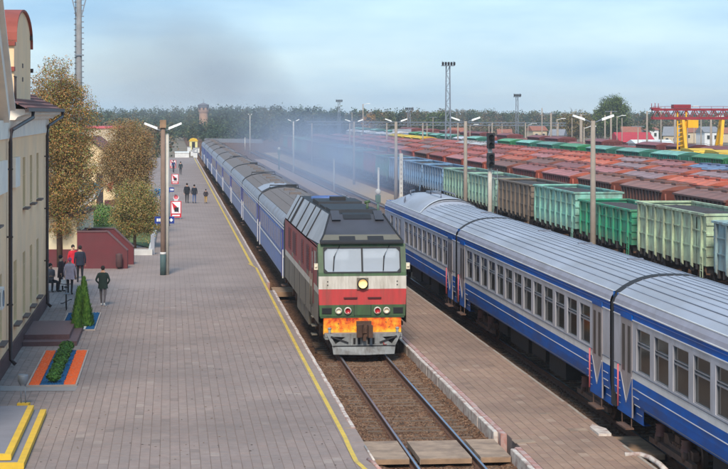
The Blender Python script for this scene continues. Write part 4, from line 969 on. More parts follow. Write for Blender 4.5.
# gantry crane
dm('crane_red', (140,36,50), rough=.55, var=.1); dm('crane_yellow', (236,176,28), rough=.5, var=.08)
cr = thing('gantry_crane', 'gantry crane with dark red lattice beam and yellow legs', 'crane', (0,0,0))
Zc = 215.0
def cp_(px, z): x,y = PZ(px, Zc); return (x,y,z)
zb = 7.85; zt = 8.85
x0 = cp_(652,0); x1 = cp_(790,0); dv = (Vector(x1)-Vector(x0)).normalized(); nv = Vector((-dv.y,dv.x,0))
for off in (-.7,.7):
    b = MB(); a_ = Vector(x0)+nv*off; c_ = Vector(x1)+nv*off; Lc = (c_-a_).length
    b.bar(a_+Vector((0,0,zt)), c_+Vector((0,0,zt)), .22,.26); b.bar(a_+Vector((0,0,zb)), c_+Vector((0,0,zb)), .22,.30)
    n = int(Lc/1.1)
    for i in range(n):
        p_ = a_+dv*(i*1.1); q_ = a_+dv*((i+.5)*1.1); r_ = a_+dv*((i+1)*1.1)
        b.bar(p_+Vector((0,0,zb)), q_+Vector((0,0,zt)), .09); b.bar(q_+Vector((0,0,zt)), r_+Vector((0,0,zb)), .09)
    b.build('lattice_girder', M['crane_red'], cr)
b = MB(); b.bar(Vector(x0)+nv*-.9+Vector((0,0,zt+.35)), Vector(x1)+nv*-.9+Vector((0,0,zt+.35)), .05)
for i in range(12): p_ = Vector(x0)+dv*i*1.35+nv*-.9; b.bar(p_+Vector((0,0,zt)),p_+Vector((0,0,zt+.38)),.04)
b.build('handrail', M['crane_red'], cr)
for px,lean in ((682,.25),(722,-.5)):
    c0 = Vector(cp_(px,0))
    for off in (-1,1):
        MB().bar(c0+nv*off*2.4+dv*lean*2+Vector((0,0,-.3)), c0+nv*off*.5+Vector((0,0,zb)), .34,.42).build('leg', M['crane_yellow'], cr)
    MB().bar(c0+nv*-2.6+dv*lean*2+Vector((0,0,-.1)), c0+nv*2.6+dv*lean*2+Vector((0,0,-.1)), .5,.5).build('sill_beam', M['crane_yellow'], cr)
c0 = Vector(cp_(681,0))
g = MB()
for z in range(14): g.bar(c0+nv*-.55+dv*-.5+Vector((0,0,.6+z*.5)), c0+nv*-.55+dv*.5+Vector((0,0,.85+z*.5)), .10)
g.bar(c0+nv*-.55+dv*-.5+Vector((0,0,0)), c0+nv*-.55+dv*-.5+Vector((0,0,zb+.9)), .16); g.bar(c0+nv*-.55+dv*.5+Vector((0,0,0)), c0+nv*-.55+dv*.5+Vector((0,0,zb+.9)), .16)
g.build('stair_tower', M['crane_yellow'], cr)
q = c0; MB().box(-1.0,1.0,-.9,.9,0,.45).build('trolley', M['crane_red'], cr, (q.x,q.y,zt+.14), -TH)
MB().box(-.6,.6,-.6,.6,0,.9).build('operator_cab', M['crane_yellow'], cr, (q.x+1.0,q.y-1.2,zb-1.1), -TH)
q = Vector(cp_(655,0)); MB().box(-.5,.5,-.4,.4,0,.12).tube([(-.4,0,.1),(-.4,0,.6)],.04).tube([(0,0,.1),(0,0,.65)],.04).tube([(.4,0,.1),(.4,0,.6)],.04).build('beam_end_lamps', M['crane_red'], cr, (q.x,q.y,zt+.13))
# ---------------------------------------------------------------- poles, signals, masts
dm('pole_conc', (154,142,130), rough=.85, var=.10, scale=3, dirt=(.25,.2,.16), damt=.4)
dm('pole_pale', (206,200,188), rough=.8, var=.10, dirt=(.35,.3,.26), damt=.5)
dm('pole_brown', (140,116,102), rough=.9, var=.15, dirt=(.12,.10,.08), damt=.4)
dm('steel_grey', (128,136,146), rough=.55, metal=.3, var=.1)
dm('lamp_shell', (226,226,222), rough=.4)
def lamp_pole(label, u, s, top, m, arms=True, r=.17, spread=.75, base=None, group='double-armed lamp poles along the yard'):
    t = thing('lamp_pole', label, 'lamp pole', (u,s,-.3), 0, group); h = top+.3
    MB().tube([(0,0,0),(0,0,h*.5),(0,0,h)], [r,r*.85,r*.7], 10).build('pole', m, t)
    if base: MB().tube([(0,0,base[0]),(0,0,base[1])], r*1.06, 10).build('painted_base', base[2], t)
    if arms:
        for sx in (-1,1):
            a = MB().tube([(0,0,h-.15),(sx*spread*.45,-.05,h+.02),(sx*spread*.7,-.08,h+.06)], .035, 6).build('arm', M['steel_grey'], t)
            l = MB().add([(sx*spread*.6,-.16,h+.0),(sx*spread*1.45,-.16,h+.22),(sx*spread*1.45,.08,h+.22),(sx*spread*.6,.08,h+.0),(sx*spread*.62,-.13,h+.13),(sx*spread*1.43,-.13,h+.33),(sx*spread*1.43,.05,h+.33),(sx*spread*.62,.05,h+.13)],
                [(3,2,1,0),(4,5,6,7),(0,1,5,4),(1,2,6,5),(2,3,7,6),(3,0,4,7)]).build('lamp_head', M['lamp_shell'], t)
    return t
lamp_pole('concrete lamp pole behind the blue train, right of centre, with white lamps', 21.9, SU(593,21.9), 8.05, M['pole_conc'])
lamp_pole('concrete lamp pole in front of the mint green wagons', 21.9, SU(465.5,21.9), 7.85, M['pole_conc'])
lamp_pole('concrete lamp pole in front of the blue and teal wagons', 21.9, SU(396,21.9), 7.6, M['pole_conc'], r=.2)
lamp_pole('slim lamp pole rising out of the blue smoke beside the line', 21.9, SU(354,21.9), 7.4, M['pole_conc'], r=.15)
lamp_pole('pale lamp pole in the thick smoke left of the others', 17.0, SU(293.5,17.0), 7.3, M['pole_pale'], r=.15, spread=.55)
lamp_pole('thin pale lamp pole far down the smoky line', 17.0, SU(250,17.0), 8.0, M['pole_pale'], r=.10, spread=.3)
t = thing('white_post', 'short pale concrete post paired with the lamp pole by blue wagons', 'post', (21.9, SU(401,21.9), -.3)); MB().box(-.16,.16,-.14,.14,0,4.9).build('post', M['pole_pale'], t)
for q in range(9): MB().box(-.05,.05,-.15,-.14,.6+q*.45,.8+q*.45).build('slot', M['pole_conc'], t)
for i,(px,u,top,bot,lab) in enumerate([(378.5,17.6,3.9,0,'white marker post right of the locomotive roof'),(334,17.6,3.6,0,'white marker post in the smoke above the locomotive'),(245,17.2,2.9,0,'small white signal post beside the far coaches')]):
    t = thing('marker_post', lab, 'post', (u, SU(px,u), -.2)); MB().tube([(0,0,0),(0,0,top)],.09,8).build('post', M['pole_pale'], t); MB().lathe([(.09,top),(.13,top+.02),(.1,top+.1),(.01,top+.12)]).build('cap', M['pole_pale'], t)
for i,(px,lab) in enumerate([(378,'dwarf signal with green base beside the locomotive roof'),(279,'dwarf signal on a green post in the smoke')]):
    u = 16.3 if i == 0 else 15.8; s_ = SU(px,u); t = thing('dwarf_signal', lab, 'signal', (u,s_,.2)); z = 1.2 if i == 0 else 2.2
    MB().tube([(0,0,0),(0,0,z)],.10,8).build('post', M['loco_green'], t); MB().box(-.2,.2,-.15,.15,z,z+.6).build('head', M['loco_green'], t); MB().ball((0,-.05,z+.85),.22,.2,.25).build('globe', M['pole_pale'], t)
# main colour-light signal
u = 22.4; s_ = SU(490,u); t = thing('colour_light_signal', 'tall railway signal on a pale mast with two black lamp heads', 'signal', (u,s_,-.3))
MB().tube([(0,0,0),(0,0,7.2)],.16,10).build('mast', M['pole_pale'], t)
for z0_,z1_ in ((6.25,7.35),(4.9,5.95)):
    hd = MB().box(-.26,.26,-.45,-.12,z0_,z1_).box(-.16,.16,-.12,.02,z0_+.2,z1_-.2).build('signal_head', M['loco_black'], t)
    n = 2
    for q in range(n):
        zc = z0_+(z1_-z0_)*(q+.5)/n; MB().tube([(0,-.44,zc),(0,-.66,zc+.01)],[.17,.17],12,0,True,False).build('lens_hood', M['loco_black'], hd); MB().cyl((0,-.47,zc),.13,.02,'y',12).build('lens', M['under_dark'], hd)
MB().tube([(.3,.15,0),(.3,.15,4.8)],.02,4).tube([(.55,.15,0),(.55,.15,4.8)],.02,4).build('ladder', M['steel_grey'], t)
# lattice flood-light towers
def tower(label, px, Z, top_py, w, group=None, heads=True):
    x,y = PZ(px,Z); h = H-(top_py-HY)*Z/F+.5; t = thing('floodlight_tower', label, 'light tower', (x,y,-.5), 0, 'floodlight towers over the yard')
    g = MB(); wb = w*1.15; wt = w*.75
    for sx,sy in ((-1,-1),(1,-1),(1,1),(-1,1)): g.bar((sx*wb/2,sy*wb/2,0),(sx*wt/2,sy*wt/2,h),.14*w/1.1)
    n = int(h/1.3)
    for i in range(n):
        z0_ = h*i/n; z1_ = h*(i+1)/n; w0 = wb+(wt-wb)*i/n; w1 = wb+(wt-wb)*(i+1)/n; sg = 1 if i % 2 else -1
        g.bar((sg*w0/2,-w0/2,z0_),(-sg*w1/2,-w1/2,z1_),.07*w/1.1); g.bar((-w1/2,-w1/2,z1_),(w1/2,-w1/2,z1_),.07*w/1.1); g.bar((sg*w0/2,w0/2,z0_),(-sg*w1/2,w1/2,z1_),.07*w/1.1); g.bar((w0/2,sg*w0/2,z0_),(w1/2,-sg*w1/2,z1_),.06*w/1.1)
    g.build('lattice', M['steel_grey'], t)
    MB().box(-w*1.3,w*1.3,-w,w,h,h+.12).build('platform', M['steel_grey'], t)
    for k in range(5): MB().xprism([(-.35,0),(-.5,.45),(-.25,.6),(.1,.2)], -.2*w,.2*w).build('floodlight', M['loco_black'], t, ((-1+k*.5)*w*1.2,-w*.6,h+.12))
    for k in range(2): MB().tube([((-1+2*k)*w*1.2,0,h+.1),((-1+2*k)*w*1.2,0,h+.9)],.05,5).build('rail_post', M['steel_grey'], t)
tower('tall lattice floodlight tower, the highest on the skyline', 448, 330, 66, .85)
tower('slender floodlight tower right of the tall lattice one', 517, 430, 97, .6)
tower('short floodlight mast on the skyline left of the tall lattice tower', 409, 520, 110, .8)
tower('floodlight mast standing above the smoke', 339, 560, 102, .7)
# overhead portal: long light girder on posts across the yard
Zp = 300; pr_ = thing('overhead_girder', 'long thin grey overhead girder on posts crossing the yard', 'gantry')
pa = Vector(PZ(306,Zp)+(0,)); pb = Vector(PZ(566,Zp+30)+(0,)); zg = H-(121.5-HY)*Zp/F
g = MB(); g.bar(pa+Vector((0,0,zg)),pb+Vector((0,0,zg-.4)),.16); g.bar(pa+Vector((0,0,zg-.5)),pb+Vector((0,0,zg-.9)),.12)
n = 60
for i in range(n): p_ = pa.lerp(pb,i/n); q_ = pa.lerp(pb,(i+1)/n); dz = -.4*i/n; g.bar(p_+Vector((0,0,zg-.5+dz)) if i%2 else p_+Vector((0,0,zg+dz)), q_+Vector((0,0,zg+dz)) if i%2 else q_+Vector((0,0,zg-.5+dz)),.07)
g.build('girder', M['steel_grey'], pr_)
for k in range(8): p_ = pa.lerp(pb,(k+.15)/7.4); MB().tube([(p_.x,p_.y,-.5),(p_.x,p_.y,zg-.3)],.13,6).build('post', M['pole_conc'], pr_)
# far slim poles over the yard
far = [(542,108,3,310),(551,113,5,300),(557,119,3,340),(572,118,2,330),(581,114,8,280),(584,127,4,240),(605,115,4,280),(611,111,5,270),(617,116,2,330),(622,118,2,330),(638,126,3,260),(647,111,5,260),(661,107,3,300),(675,113,6,240),(687,107,5,250),(694,125,2,320),(701,118,3,300),(711,117,6,230),(720,128,5,230),(427,123,3,340),(433,117,2,400),(470,125,2,340),(489,124,2,360),(502,122,2,360),(528,124,2,340),(363,104,3,420),(352,112,2,430)]
for i,(px,py,w,Z) in enumerate(sorted(far)):
    x,y = PZ(px,Z); h = H-(py-HY)*Z/F; t = thing('yard_pole', 'slim concrete pole on the yard skyline, %s from the left' % ORD[i], 'pole', (x,y,-.5), 0, 'slim poles over the yard')
    r_ = max(.10, w*Z/F/2*.5); MB().tube([(0,0,0),(0,0,h+.5)],[r_,r_*.7],7).build('pole', M['pole_conc'], t)
    if i % 3 == 0: MB().box(-.9,.9,-.1,.1,h+.4,h+.5).build('cross_arm', M['steel_grey'], t)
    elif i % 3 == 1: MB().tube([(0,0,h+.3),(.9,0,h+.6)],.05,5).box(.8,1.6,-.12,.12,h+.55,h+.68).build('lamp_arm', M['lamp_shell'], t)

dm('mast_grey', (140,138,138), rough=.85, var=.15, scale=2)
# radio mast behind the station
x,y = PZ(79,150); t = thing('radio_mast', 'tall grey concrete mast with climbing rungs behind the autumn tree', 'mast', (x,y,0))
MB().tube([(0,0,0),(0,0,12),(0,0,26)],[.30,.25,.18],10).build('mast_shaft', M['mast_grey'], t)
g = MB()
for k in range(46): z = 3+k*.45; g.box(-.40,-.2,-.04,.04,z,z+.09); g.box(.2,.40,-.04,.04,z+.2,z+.29)
g.build('rungs', M['steel_grey'], t)
MB().tube([(-.30,-.1,4),(-.26,-.1,24)],.03,5).build('cable', M['rubber'], t)
for sx in (-1,1): MB().bar((sx*.2,0,16.3),(sx*1.0,0,19.5),.09).build('stay_brace', M['steel_grey'], t)
for z in (9.5,13.1): MB().box(-.34,.34,-.34,.34,z,z+.10).build('collar', M['steel_grey'], t)

# platform lamp pole on the left with signs
a = P(163,275); t = thing('platform_lamp_pole', 'brown platform lamp pole with dark green base and twin white lamps', 'lamp pole', (a[0],a[1],.2))
MB().tube([(0,0,0),(0,0,4),(0,0,7.5)],[.14,.13,.12],10).build('pole', M['pole_brown'], t)
MB().tube([(.2,.25,0),(.2,.25,7.2)],[.12,.1],8).build('second_pole', M['pole_pale'], t)
dm('base_teal', (70,92,92), rough=.7); MB().tube([(0,0,0),(0,0,1.05)],.155,10).build('painted_base', M['base_teal'], t); MB().tube([(0,0,1.05),(0,0,1.16)],.157,10).build('base_ring', M['coach_white'], t)
for sx in (-1,1):
    MB().tube([(0,0,7.3),(sx*.35,-.05,7.45)],.03,5).build('arm', M['steel_grey'], t)
    MB().add([(sx*.28,-.16,7.4),(sx*.95,-.16,7.68),(sx*.95,.1,7.68),(sx*.28,.1,7.4),(sx*.28,-.13,7.53),(sx*.93,-.13,7.78),(sx*.93,.07,7.78),(sx*.28,.07,7.53)],[(3,2,1,0),(4,5,6,7),(0,1,5,4),(1,2,6,5),(2,3,7,6),(3,0,4,7)]).build('lamp_head', M['lamp_shell'], t)
MB().box(-.16,.16,-.2,.2,7.5,7.9).build('transformer_box', M['board'], t)
dm('sign_blue', (38,62,140), rough=.4); dm('sign_cyan', (70,160,210), rough=.4); dm('sign_white', (232,232,234), rough=.4); dm('sign_red', (206,36,48), rough=.4); dm('skin', (196,150,124), rough=.6)
def sign(label, px, py0, py1, w_px, ybase, mk):
    k = (ybase-HY)/(H-.2); Z = F/k; x,y = PZ(px,Z); zt_ = H-(py0-HY)/k; zb_ = H-(py1-HY)/k; w = w_px/k
    t = thing('platform_sign', label, 'sign', (x,y,.2), 0, 'signs along the left platform'); mk(t, w, zb_-.2, zt_-.2); return t
def blue_sign(t,w,z0,z1):
    MB().box(-w/2,w/2,-.05,.05,z0,z1).build('sign_panel', M['sign_blue'], t); h = z1-z0
    for a_,b_ in ((-.40,-.30),(-.28,-.20),(-.17,-.10)): MB().box(w*a_,w*b_,-.062,-.05,z0+h*.3,z0+h*.72).build('pictogram', M['sign_white'], t)
    MB().box(w*.05,w*.2,-.062,-.05,z0+h*.28,z0+h*.75).build('pictogram', M['sign_white'], t)
    d = h*.28; c = w*.34; MB().add([(c-d,-.062,z0+h/2),(c,-.062,z0+h/2-d),(c+d,-.062,z0+h/2),(c,-.062,z0+h/2+d)],[(0,1,2,3)]).build('pictogram', M['sign_white'], t)
    MB().tube([(-w*.1,.07,0),(-w*.1,.07,z1)],.05,6).build('post', M['steel_grey'], t)
sign('blue direction sign with white pictograms at the lamp pole', 164.5, 216.5, 223.5, 19.5, 274, blue_sign)
sign('small dark blue direction sign further up the platform', 170, 187.5, 191.8, 8, 226, blue_sign)
def info_sign(t,w,z0,z1):
    MB().box(-w/2,w/2,-.04,.04,z0,z1).build('sign_panel', M['sign_white'], t); MB().box(-w*.45,w*.45,-.052,-.04,z0+.05,z1-.05).build('blue_field', M['sign_cyan'], t)
    o = MB().lathe([(.001,0),(w*.26,0),(w*.26,.012)],n=20).build('disc', M['sign_blue'], t); o.rotation_euler=(R(90),0,0); o.location=(0,-.054,(z0+z1)/2)
    c = (z0+z1)/2; MB().box(-w*.045,w*.045,-.08,-.068,c-w*.15,c+w*.05).box(-w*.045,w*.045,-.08,-.068,c+w*.1,c+w*.17).build('pictogram', M['sign_white'], t)
    for sx in (-1,1): MB().tube([(sx*w*.4,.05,0),(sx*w*.4,.05,z0)],.03,6).build('post', M['steel_grey'], t)
sign('light blue square information sign left of the lamp pole', 157.3, 188, 196.5, 7, 232, info_sign)
def poster(t,w,z0,z1):
    MB().box(-w/2,w/2,-.05,.05,z0,z1).build('board', M['sign_red'], t)
    MB().box(-w*.42,w*.42,-.062,-.05,z0+(z1-z0)*.25,z1-.06).build('picture_field', M['sign_white'], t)
    h = z1-z0; MB().add([(-w*.42,-.066,z1-.06),(w*.1,-.066,z1-.35*h),(w*.3,-.066,z0+.3*h),(-w*.2,-.066,z0+.45*h)],[(0,1,2,3)]).build('red_shape', M['sign_red'], t)
    MB().box(-w*.15,w*.25,-.07,-.066,z0+.35*h,z0+.62*h).build('dark_shape', M['rubber'], t); MB().box(-w*.36,w*.36,-.062,-.05,z0+.08*h,z0+.17*h).build('lettering_bar', M['sign_white'], t)
    for sx in (-1,1): MB().box(sx*w*.4-.03,sx*w*.4+.03,-.3,.3,0,max(.06,z0)).build('foot', M['steel_grey'], t)
sign('red and white poster board standing on the left platform edge', 176, 201, 217.5, 10.5, 219, poster)
def round_poster(t,w,z0,z1):
    o = MB().lathe([(.001,0),(w*.5,0),(w*.5,.06)],n=24).build('round_panel', M['sign_white'], t); o.rotation_euler=(R(90),0,0); o.location=(0,-.02,z1-w*.5)
    o2 = MB().lathe([(.001,0),(w*.36,0),(w*.36,.012)],n=20).build('red_disc', M['handrail_red'], t); o2.rotation_euler=(R(90),0,0); o2.location=(0,-.035,z1-w*.5)
    MB().box(-w*.3,w*.3,-.03,.03,0,z1-w*.9).build('stand', M['sign_white'], t)
sign('round pink and white sign behind the poster board', 176, 194, 203, 6, 212, round_poster)
sign('small red and white board midway up the platform', 175, 174, 184, 7, 186, poster)
sign('tiny white and red board near the platform end', 173, 160, 168, 6, 171, poster)
# white shelter block and barrier near the platform end
a = P(182,157.5); t = thing('white_shelter', 'low white covered block near the far platform end', 'shelter', (a[0],a[1],.2))
MB().box(-1.3,1.3,0,4,0,.9).build('block', M['coach_white'], t); MB().xprism([(-.1,.9),(.1,1.05),(3.9,1.05),(4.1,.9)],-1.35,1.35).build('lid', M['lamp_shell'], t)
# yellow hut at the end of the line
dm('pale_yellow', (224,214,150), rough=.7)
x,y = PZ(193.5,420); t = thing('yellow_hut', 'small yellow hut with dark doorway beyond the platform end', 'hut', (x,y,-.3))
MB().slab([(-.9,0),(.9,0),(.9,2),(-.9,2)],0,2.4).build('wall', M['pale_yellow'], t); MB().prism([(-1.1,2.35),(1.1,2.35),(.7,2.9),(0,3.1),(-.7,2.9)],-.1,2.1).build('roof', M['yellow_step'], t); MB().box(-.35,.35,-.03,0,.3,2.2).build('door', M['rubber'], t)
# brick water tower on the skyline
dm('tower_brick', (176,140,118), rough=.85, var=.12); dm('tower_wood', (112,112,122), rough=.8, var=.1)
x,y = PZ(203.5,600); t = thing('water_tower', 'brick water tower with wider grey top above the trees', 'water tower', (x,y,-.5)); k = F/600
hb = H+(113-111.5)/k+.5; ht = H+(113-105)/k+.5
MB().lathe([(1.6,0),(1.35,hb)],n=20).build('shaft', M['tower_brick'], t); MB().lathe([(1.35,hb-.6),(1.7,hb),(1.7,ht),(1.6,ht+.02)],n=20).build('tank_room', M['tower_brick'], t)
MB().lathe([(1.78,ht-.9),(1.78,ht),(1.85,ht+.05),(0.05,ht+.8)],n=20).build('roof', M['tower_wood'], t); MB().tube([(0,0,ht+.8),(0,0,ht+2.0)],.06,5).build('finial', M['tower_wood'], t)
for q in range(8):
    t_ = q*math.pi/4; MB().box(-.25,.25,-.06,.06,0,.8).build('window', M['rubber'], t, (1.70*math.cos(t_),1.70*math.sin(t_),hb+.6), t_+math.pi/2)
# ---------------------------------------------------------------- station building and left side
dm('stucco', (254,212,166), rough=.9, var=.05, scale=.7, dirt=(.6,.49,.38), damt=.35, dscale=.4, bump=.1)
dm('stucco_warm', (244,214,166), rough=.9, var=.05, dirt=(.6,.48,.34), damt=.25)
dm('cornice_white', (242,230,214), rough=.8, var=.05, dirt=(.45,.46,.5), damt=.3)
dm('plinth', (84,58,58), rough=.7, var=.15, scale=4)
dm('roof_tile', (122,80,74), rough=.85, var=.2, scale=3)
dm('cap_red', (150,72,58), rough=.7, var=.12)
dm('pipe_brown', (58,46,46), rough=.5)
dm('granite', (104,74,74), rough=.6, var=.12, scale=8)
dm('maroon_wall', (104,44,50), rough=.75, var=.08, dirt=(.09,.05,.05), damt=.3)
dm('cream_wall', (220,206,172), rough=.9, var=.05, dirt=(.5,.42,.3), damt=.3)
dm('sill_dark', (110,92,84), rough=.7)
UW = -5.27; SE = 81.0
st = thing('station_building', 'cream station building with brown drainpipes, white cornice and curved red-capped parapet', 'building', (0,0,0))
# wall facing the platform with window openings
wins = []
for px in (37.5,31,24): wins.append((SU(px,UW),1.15,5.05,6.85)); wins.append((SU(px,UW),1.15,1.15,3.42))
for sc_ in (64.2,58.5,55.0): wins.append((sc_,1.3,1.3,3.4))
for sc_ in (57.0,53.5): wins.append((sc_,1.15,5.05,6.85))
wl_ = MB(); ys = sorted(set([44.0,SE]+[w[0]-w[1]/2 for w in wins]+[w[0]+w[1]/2 for w in wins])); zs = sorted(set([.2,7.62]+[w[2] for w in wins]+[w[3] for w in wins]))
def inwin(y,z): return any(abs(y-w[0])<w[1]/2 and w[2]<z<w[3] for w in wins)
for a,b_ in zip(ys[:-1],ys[1:]):
    for c,d in zip(zs[:-1],zs[1:]):
        if not inwin((a+b_)/2,(c+d)/2): wl_.quad((UW,a,c),(UW,b_,c),(UW,b_,d),(UW,a,d))
wl_.quad((UW,SE,.2),(UW-14,SE,.2),(UW-14,SE,7.62),(UW,SE,7.62)); wl_.quad((UW,44,.2),(UW-14,44,.2),(UW-14,44,7.62),(UW,44,7.62))
wl_.build('wall', M['stucco'], st)
for yc,w,z0,z1 in wins:
    g = MB(); D = .22
    g.quad((UW,yc-w/2,z0),(UW-D,yc-w/2,z0),(UW-D,yc-w/2,z1),(UW,yc-w/2,z1)); g.quad((UW,yc+w/2,z0),(UW-D,yc+w/2,z0),(UW-D,yc+w/2,z1),(UW,yc+w/2,z1)); g.quad((UW,yc-w/2,z1),(UW,yc+w/2,z1),(UW-D,yc+w/2,z1),(UW-D,yc-w/2,z1)); g.quad((UW,yc-w/2,z0),(UW,yc+w/2,z0),(UW-D,yc+w/2,z0),(UW-D,yc-w/2,z0))
    wo_ = g.build('window', M['stucco_warm'], st)
    f_ = MB(); X = UW-D+.02
    for a,b_,c,d in ((yc-w/2,yc-w/2+.07,z0,z1),(yc+w/2-.07,yc+w/2,z0,z1),(yc-.035,yc+.035,z0,z1),(yc-w/2,yc+w/2,z0,z0+.07),(yc-w/2,yc+w/2,z1-.07,z1),(yc-w/2,yc+w/2,z0+(z1-z0)*.66,z0+(z1-z0)*.66+.06)): f_.box(X-.03,X+.02,a,b_,c,d)
    f_.build('frame', M['coach_white'], wo_); MB().box(X-.045,X-.03,yc-w/2,yc+w/2,z0,z1).build('pane', M['window_glass'], wo_)
    MB().box(UW,UW+.20,yc-w/2-.08,yc+w/2+.08,z0-.08,z0-.02).build('sill', M['sill_dark'], wo_)
for k in range(1,19):                       # rendered course lines on the wall
    z = .8+k*.36
    if z < 7.5: MB().box(UW-.004,UW+.004,44,SE,z,z+.012).build('course_line', M['stucco'], st) if k % 3 == 0 else None
MB().box(UW-.02,UW+.08,44,SE+.05,.2,.74).build('plinth', M['plinth'], st)
MB().box(UW-.3,UW+.06,44,SE+.04,7.62,8.22).build('frieze', M['cornice_white'], st)
MB().prism([(UW-.3,8.22),(UW+.22,8.22),(UW+.30,8.32),(UW+.52,8.40),(UW+.56,8.56),(UW+.50,8.58),(UW-.3,8.58)], 61.5, SE+.5).build('cornice', M['cornice_white'], st)
MB().box(UW-.3,UW+.03,62.2,62.6,.75,7.6).build('pilaster', M['stucco_warm'], st)
# hipped tile roof
g = MB(); e0,e1 = 61.0,SE+.6; ue = UW+.62; ur = UW-6.5; zr = 12.2; ze_ = 8.60
g.add([(ue,e0,ze_),(ue,e1,ze_),(ur,e1-4.0,zr),(ur,e0,zr),(ur-6.5,e1,ze_)],[(0,1,2,3),(1,4,2)])
g.build('roof', M['roof_tile'], st)
for k in range(26):
    q = k/26; a_ = Vector((ue,e0,ze_)).lerp(Vector((ur,e0,zr)),q); b_ = Vector((ue,e1,ze_)).lerp(Vector((ur,e1-4.0,zr)),q)
    MB().bar(a_+Vector((0,0,.02)),b_+Vector((0,0,.02)),.05,.05).build('tile_course', M['roof_tile'], st)
MB().box(ue-.04,ue+.09,e0,e1+.05,ze_-.10,ze_+.02).build('gutter', M['pipe_brown'], st)
# drainpipes
def drain(y, y2): MB().tube([(ue,y2,8.5),(ue,y2,8.3),(UW+.16,y,7.9),(UW+.12,y,7.5),(UW+.12,y,.45),(UW+.28,y,.28)],.065,8).build('drainpipe', M['pipe_brown'], st)
drain(SU(47.2,UW+.12), SE+.4); drain(SU(10.5,UW+.12), 64.0)
for y in (SU(47.2,UW+.12),SU(10.5,UW+.12)):
    for z in (2.2,4.4,6.6): MB().box(UW,UW+.2,y-.07,y+.07,z,z+.05).build('pipe_clip', M['pipe_brown'], st)
# curved parapet over the roof (gable wall facing the tracks) with red metal cap
pu = UW-.1; ya,yb = SU(14,pu), SU(30.5,pu); zs_ = H+(113-42)*( (pu*SN+ya*CS)/F ); zap = 12.15; yc = (ya+yb)/2; hw_ = (yb-ya)/2
arc = [(yc-hw_*math.cos(math.pi*i/20), zs_+(zap-zs_)*math.sin(math.pi*i/20)**.8) for i in range(21)]
pw = MB(); prof = [(ya,8.6)]+arc+[(yb,8.6)]
pw.xprism(prof, pu-.42, pu); pw.build('parapet_wall', M['stucco'], st)
MB().box(pu-.43,pu-.02,ya-.012,ya-.002,9.0,zs_-.05).build('pier_face', M['stucco_warm'], st)
cap = MB()
for (a,za),(b_,zb_) in zip(arc[:-1],arc[1:]): cap.add([(pu-.55,a,za),(pu+.10,a,za),(pu+.10,b_,zb_),(pu-.55,b_,zb_),(pu-.55,a,za+.07),(pu+.10,a,za+.07),(pu+.10,b_,zb_+.07),(pu-.55,b_,zb_+.07)],[(4,5,6,7),(0,3,2,1),(1,2,6,5),(0,4,7,3)])
cap.build('parapet_cap', M['cap_red'], st)
for z,o in ((zs_-.12,.10),(zs_-1.0,.08)): MB().box(pu-.5-o,pu+o-.06,ya-.12,ya+.3,z,z+.15).build('band_course', M['cap_red'], st)
for z,yy in ((zs_-.9,yb),(zs_+.35,yb-.35)): MB().box(pu-.4,pu+.1,yy,yy+.14,z,z+.16).build('cap_bracket', M['pipe_brown'], st)
for z in (10.1,9.6): MB().box(pu,pu+.02,yc-.3,yc+.1,z,z+.16).build('wall_slot', M['sill_dark'], st)
MB().tube([(pu+.1,ya-.9,8.9),(pu+.1,ya-.9,9.7)],.02,5).tube([(pu+.1,ya-.4,8.9),(pu+.1,ya-.4,9.7)],.02,5).tube([(pu+.1,ya-1.2,9.7),(pu+.1,ya-.1,9.7)],.02,5).build('roof_railing', M['pipe_brown'], st)
# near pediment: steep white raking cornice, cut by the frame
A = Vector((UW+.05, SU(9,UW+.2), 8.35)); B = Vector((UW+.05, SU(-7,UW+.2), H+113*SU(-7,UW)/F+.3))
MB().bar(A,B,.36,.50).build('raking_cornice', M['cornice_white'], st)
MB().bar(A+Vector((.06,.2,.22)),B+Vector((.06,.2,.22)),.56,.10).build('raking_cap', M['cornice_white'], st)
MB().add([(UW-.05,44,7.6),(UW-.05,A.y,7.6),(UW-.05,A.y,8.3),(UW-.05,B.y,B.z),(UW-.05,44,B.z+5)],[(0,1,2,3,4)]).build('pediment_wall', M['stucco'], st)
# wall panels, air conditioner
for y0,y1 in ((SU(11.5,UW),SU(16.2,UW)),(SU(-14,UW),SU(3.4,UW))):
    MB().box(UW+.02,UW+.14,y0,y1,5.95,6.95).build('sign_panel', M['cornice_white'], st)
ac = thing('air_conditioner', 'white air conditioner unit on the station wall at the left frame', 'air conditioner', (UW+.02, SU(1.2,UW+.3), ZH(299,58.5,UW)))
MB().box(0,.34,-.4,.4,0,.62).build('case', M['coach_white'], ac); o = MB().lathe([(.001,0),(.24,0),(.24,.015)],n=18).build('fan_grille', M['steel_grey'], ac); o.rotation_euler=(R(90),0,R(90)); o.location=(.345,0,.31)
MB().box(.05,.29,-.42,-.4,.1,.52).build('side_vent', M['rubber'], ac)
# granite door steps
t = thing('granite_steps', 'two low dark red granite door steps at the station wall', 'steps', (0,0,0))
a = P(22,346.5,.2); b_ = P(76,346.5,.2); far_ = P(83,331,.35)
MB().box(UW+.09, b_[0]+.02, a[1], a[1]+5.2, .2, .36).build('step', M['granite'], t); MB().box(UW+.09, b_[0]-.28, a[1]+.75, a[1]+5.2, .36, .52).build('step', M['granite'], t)
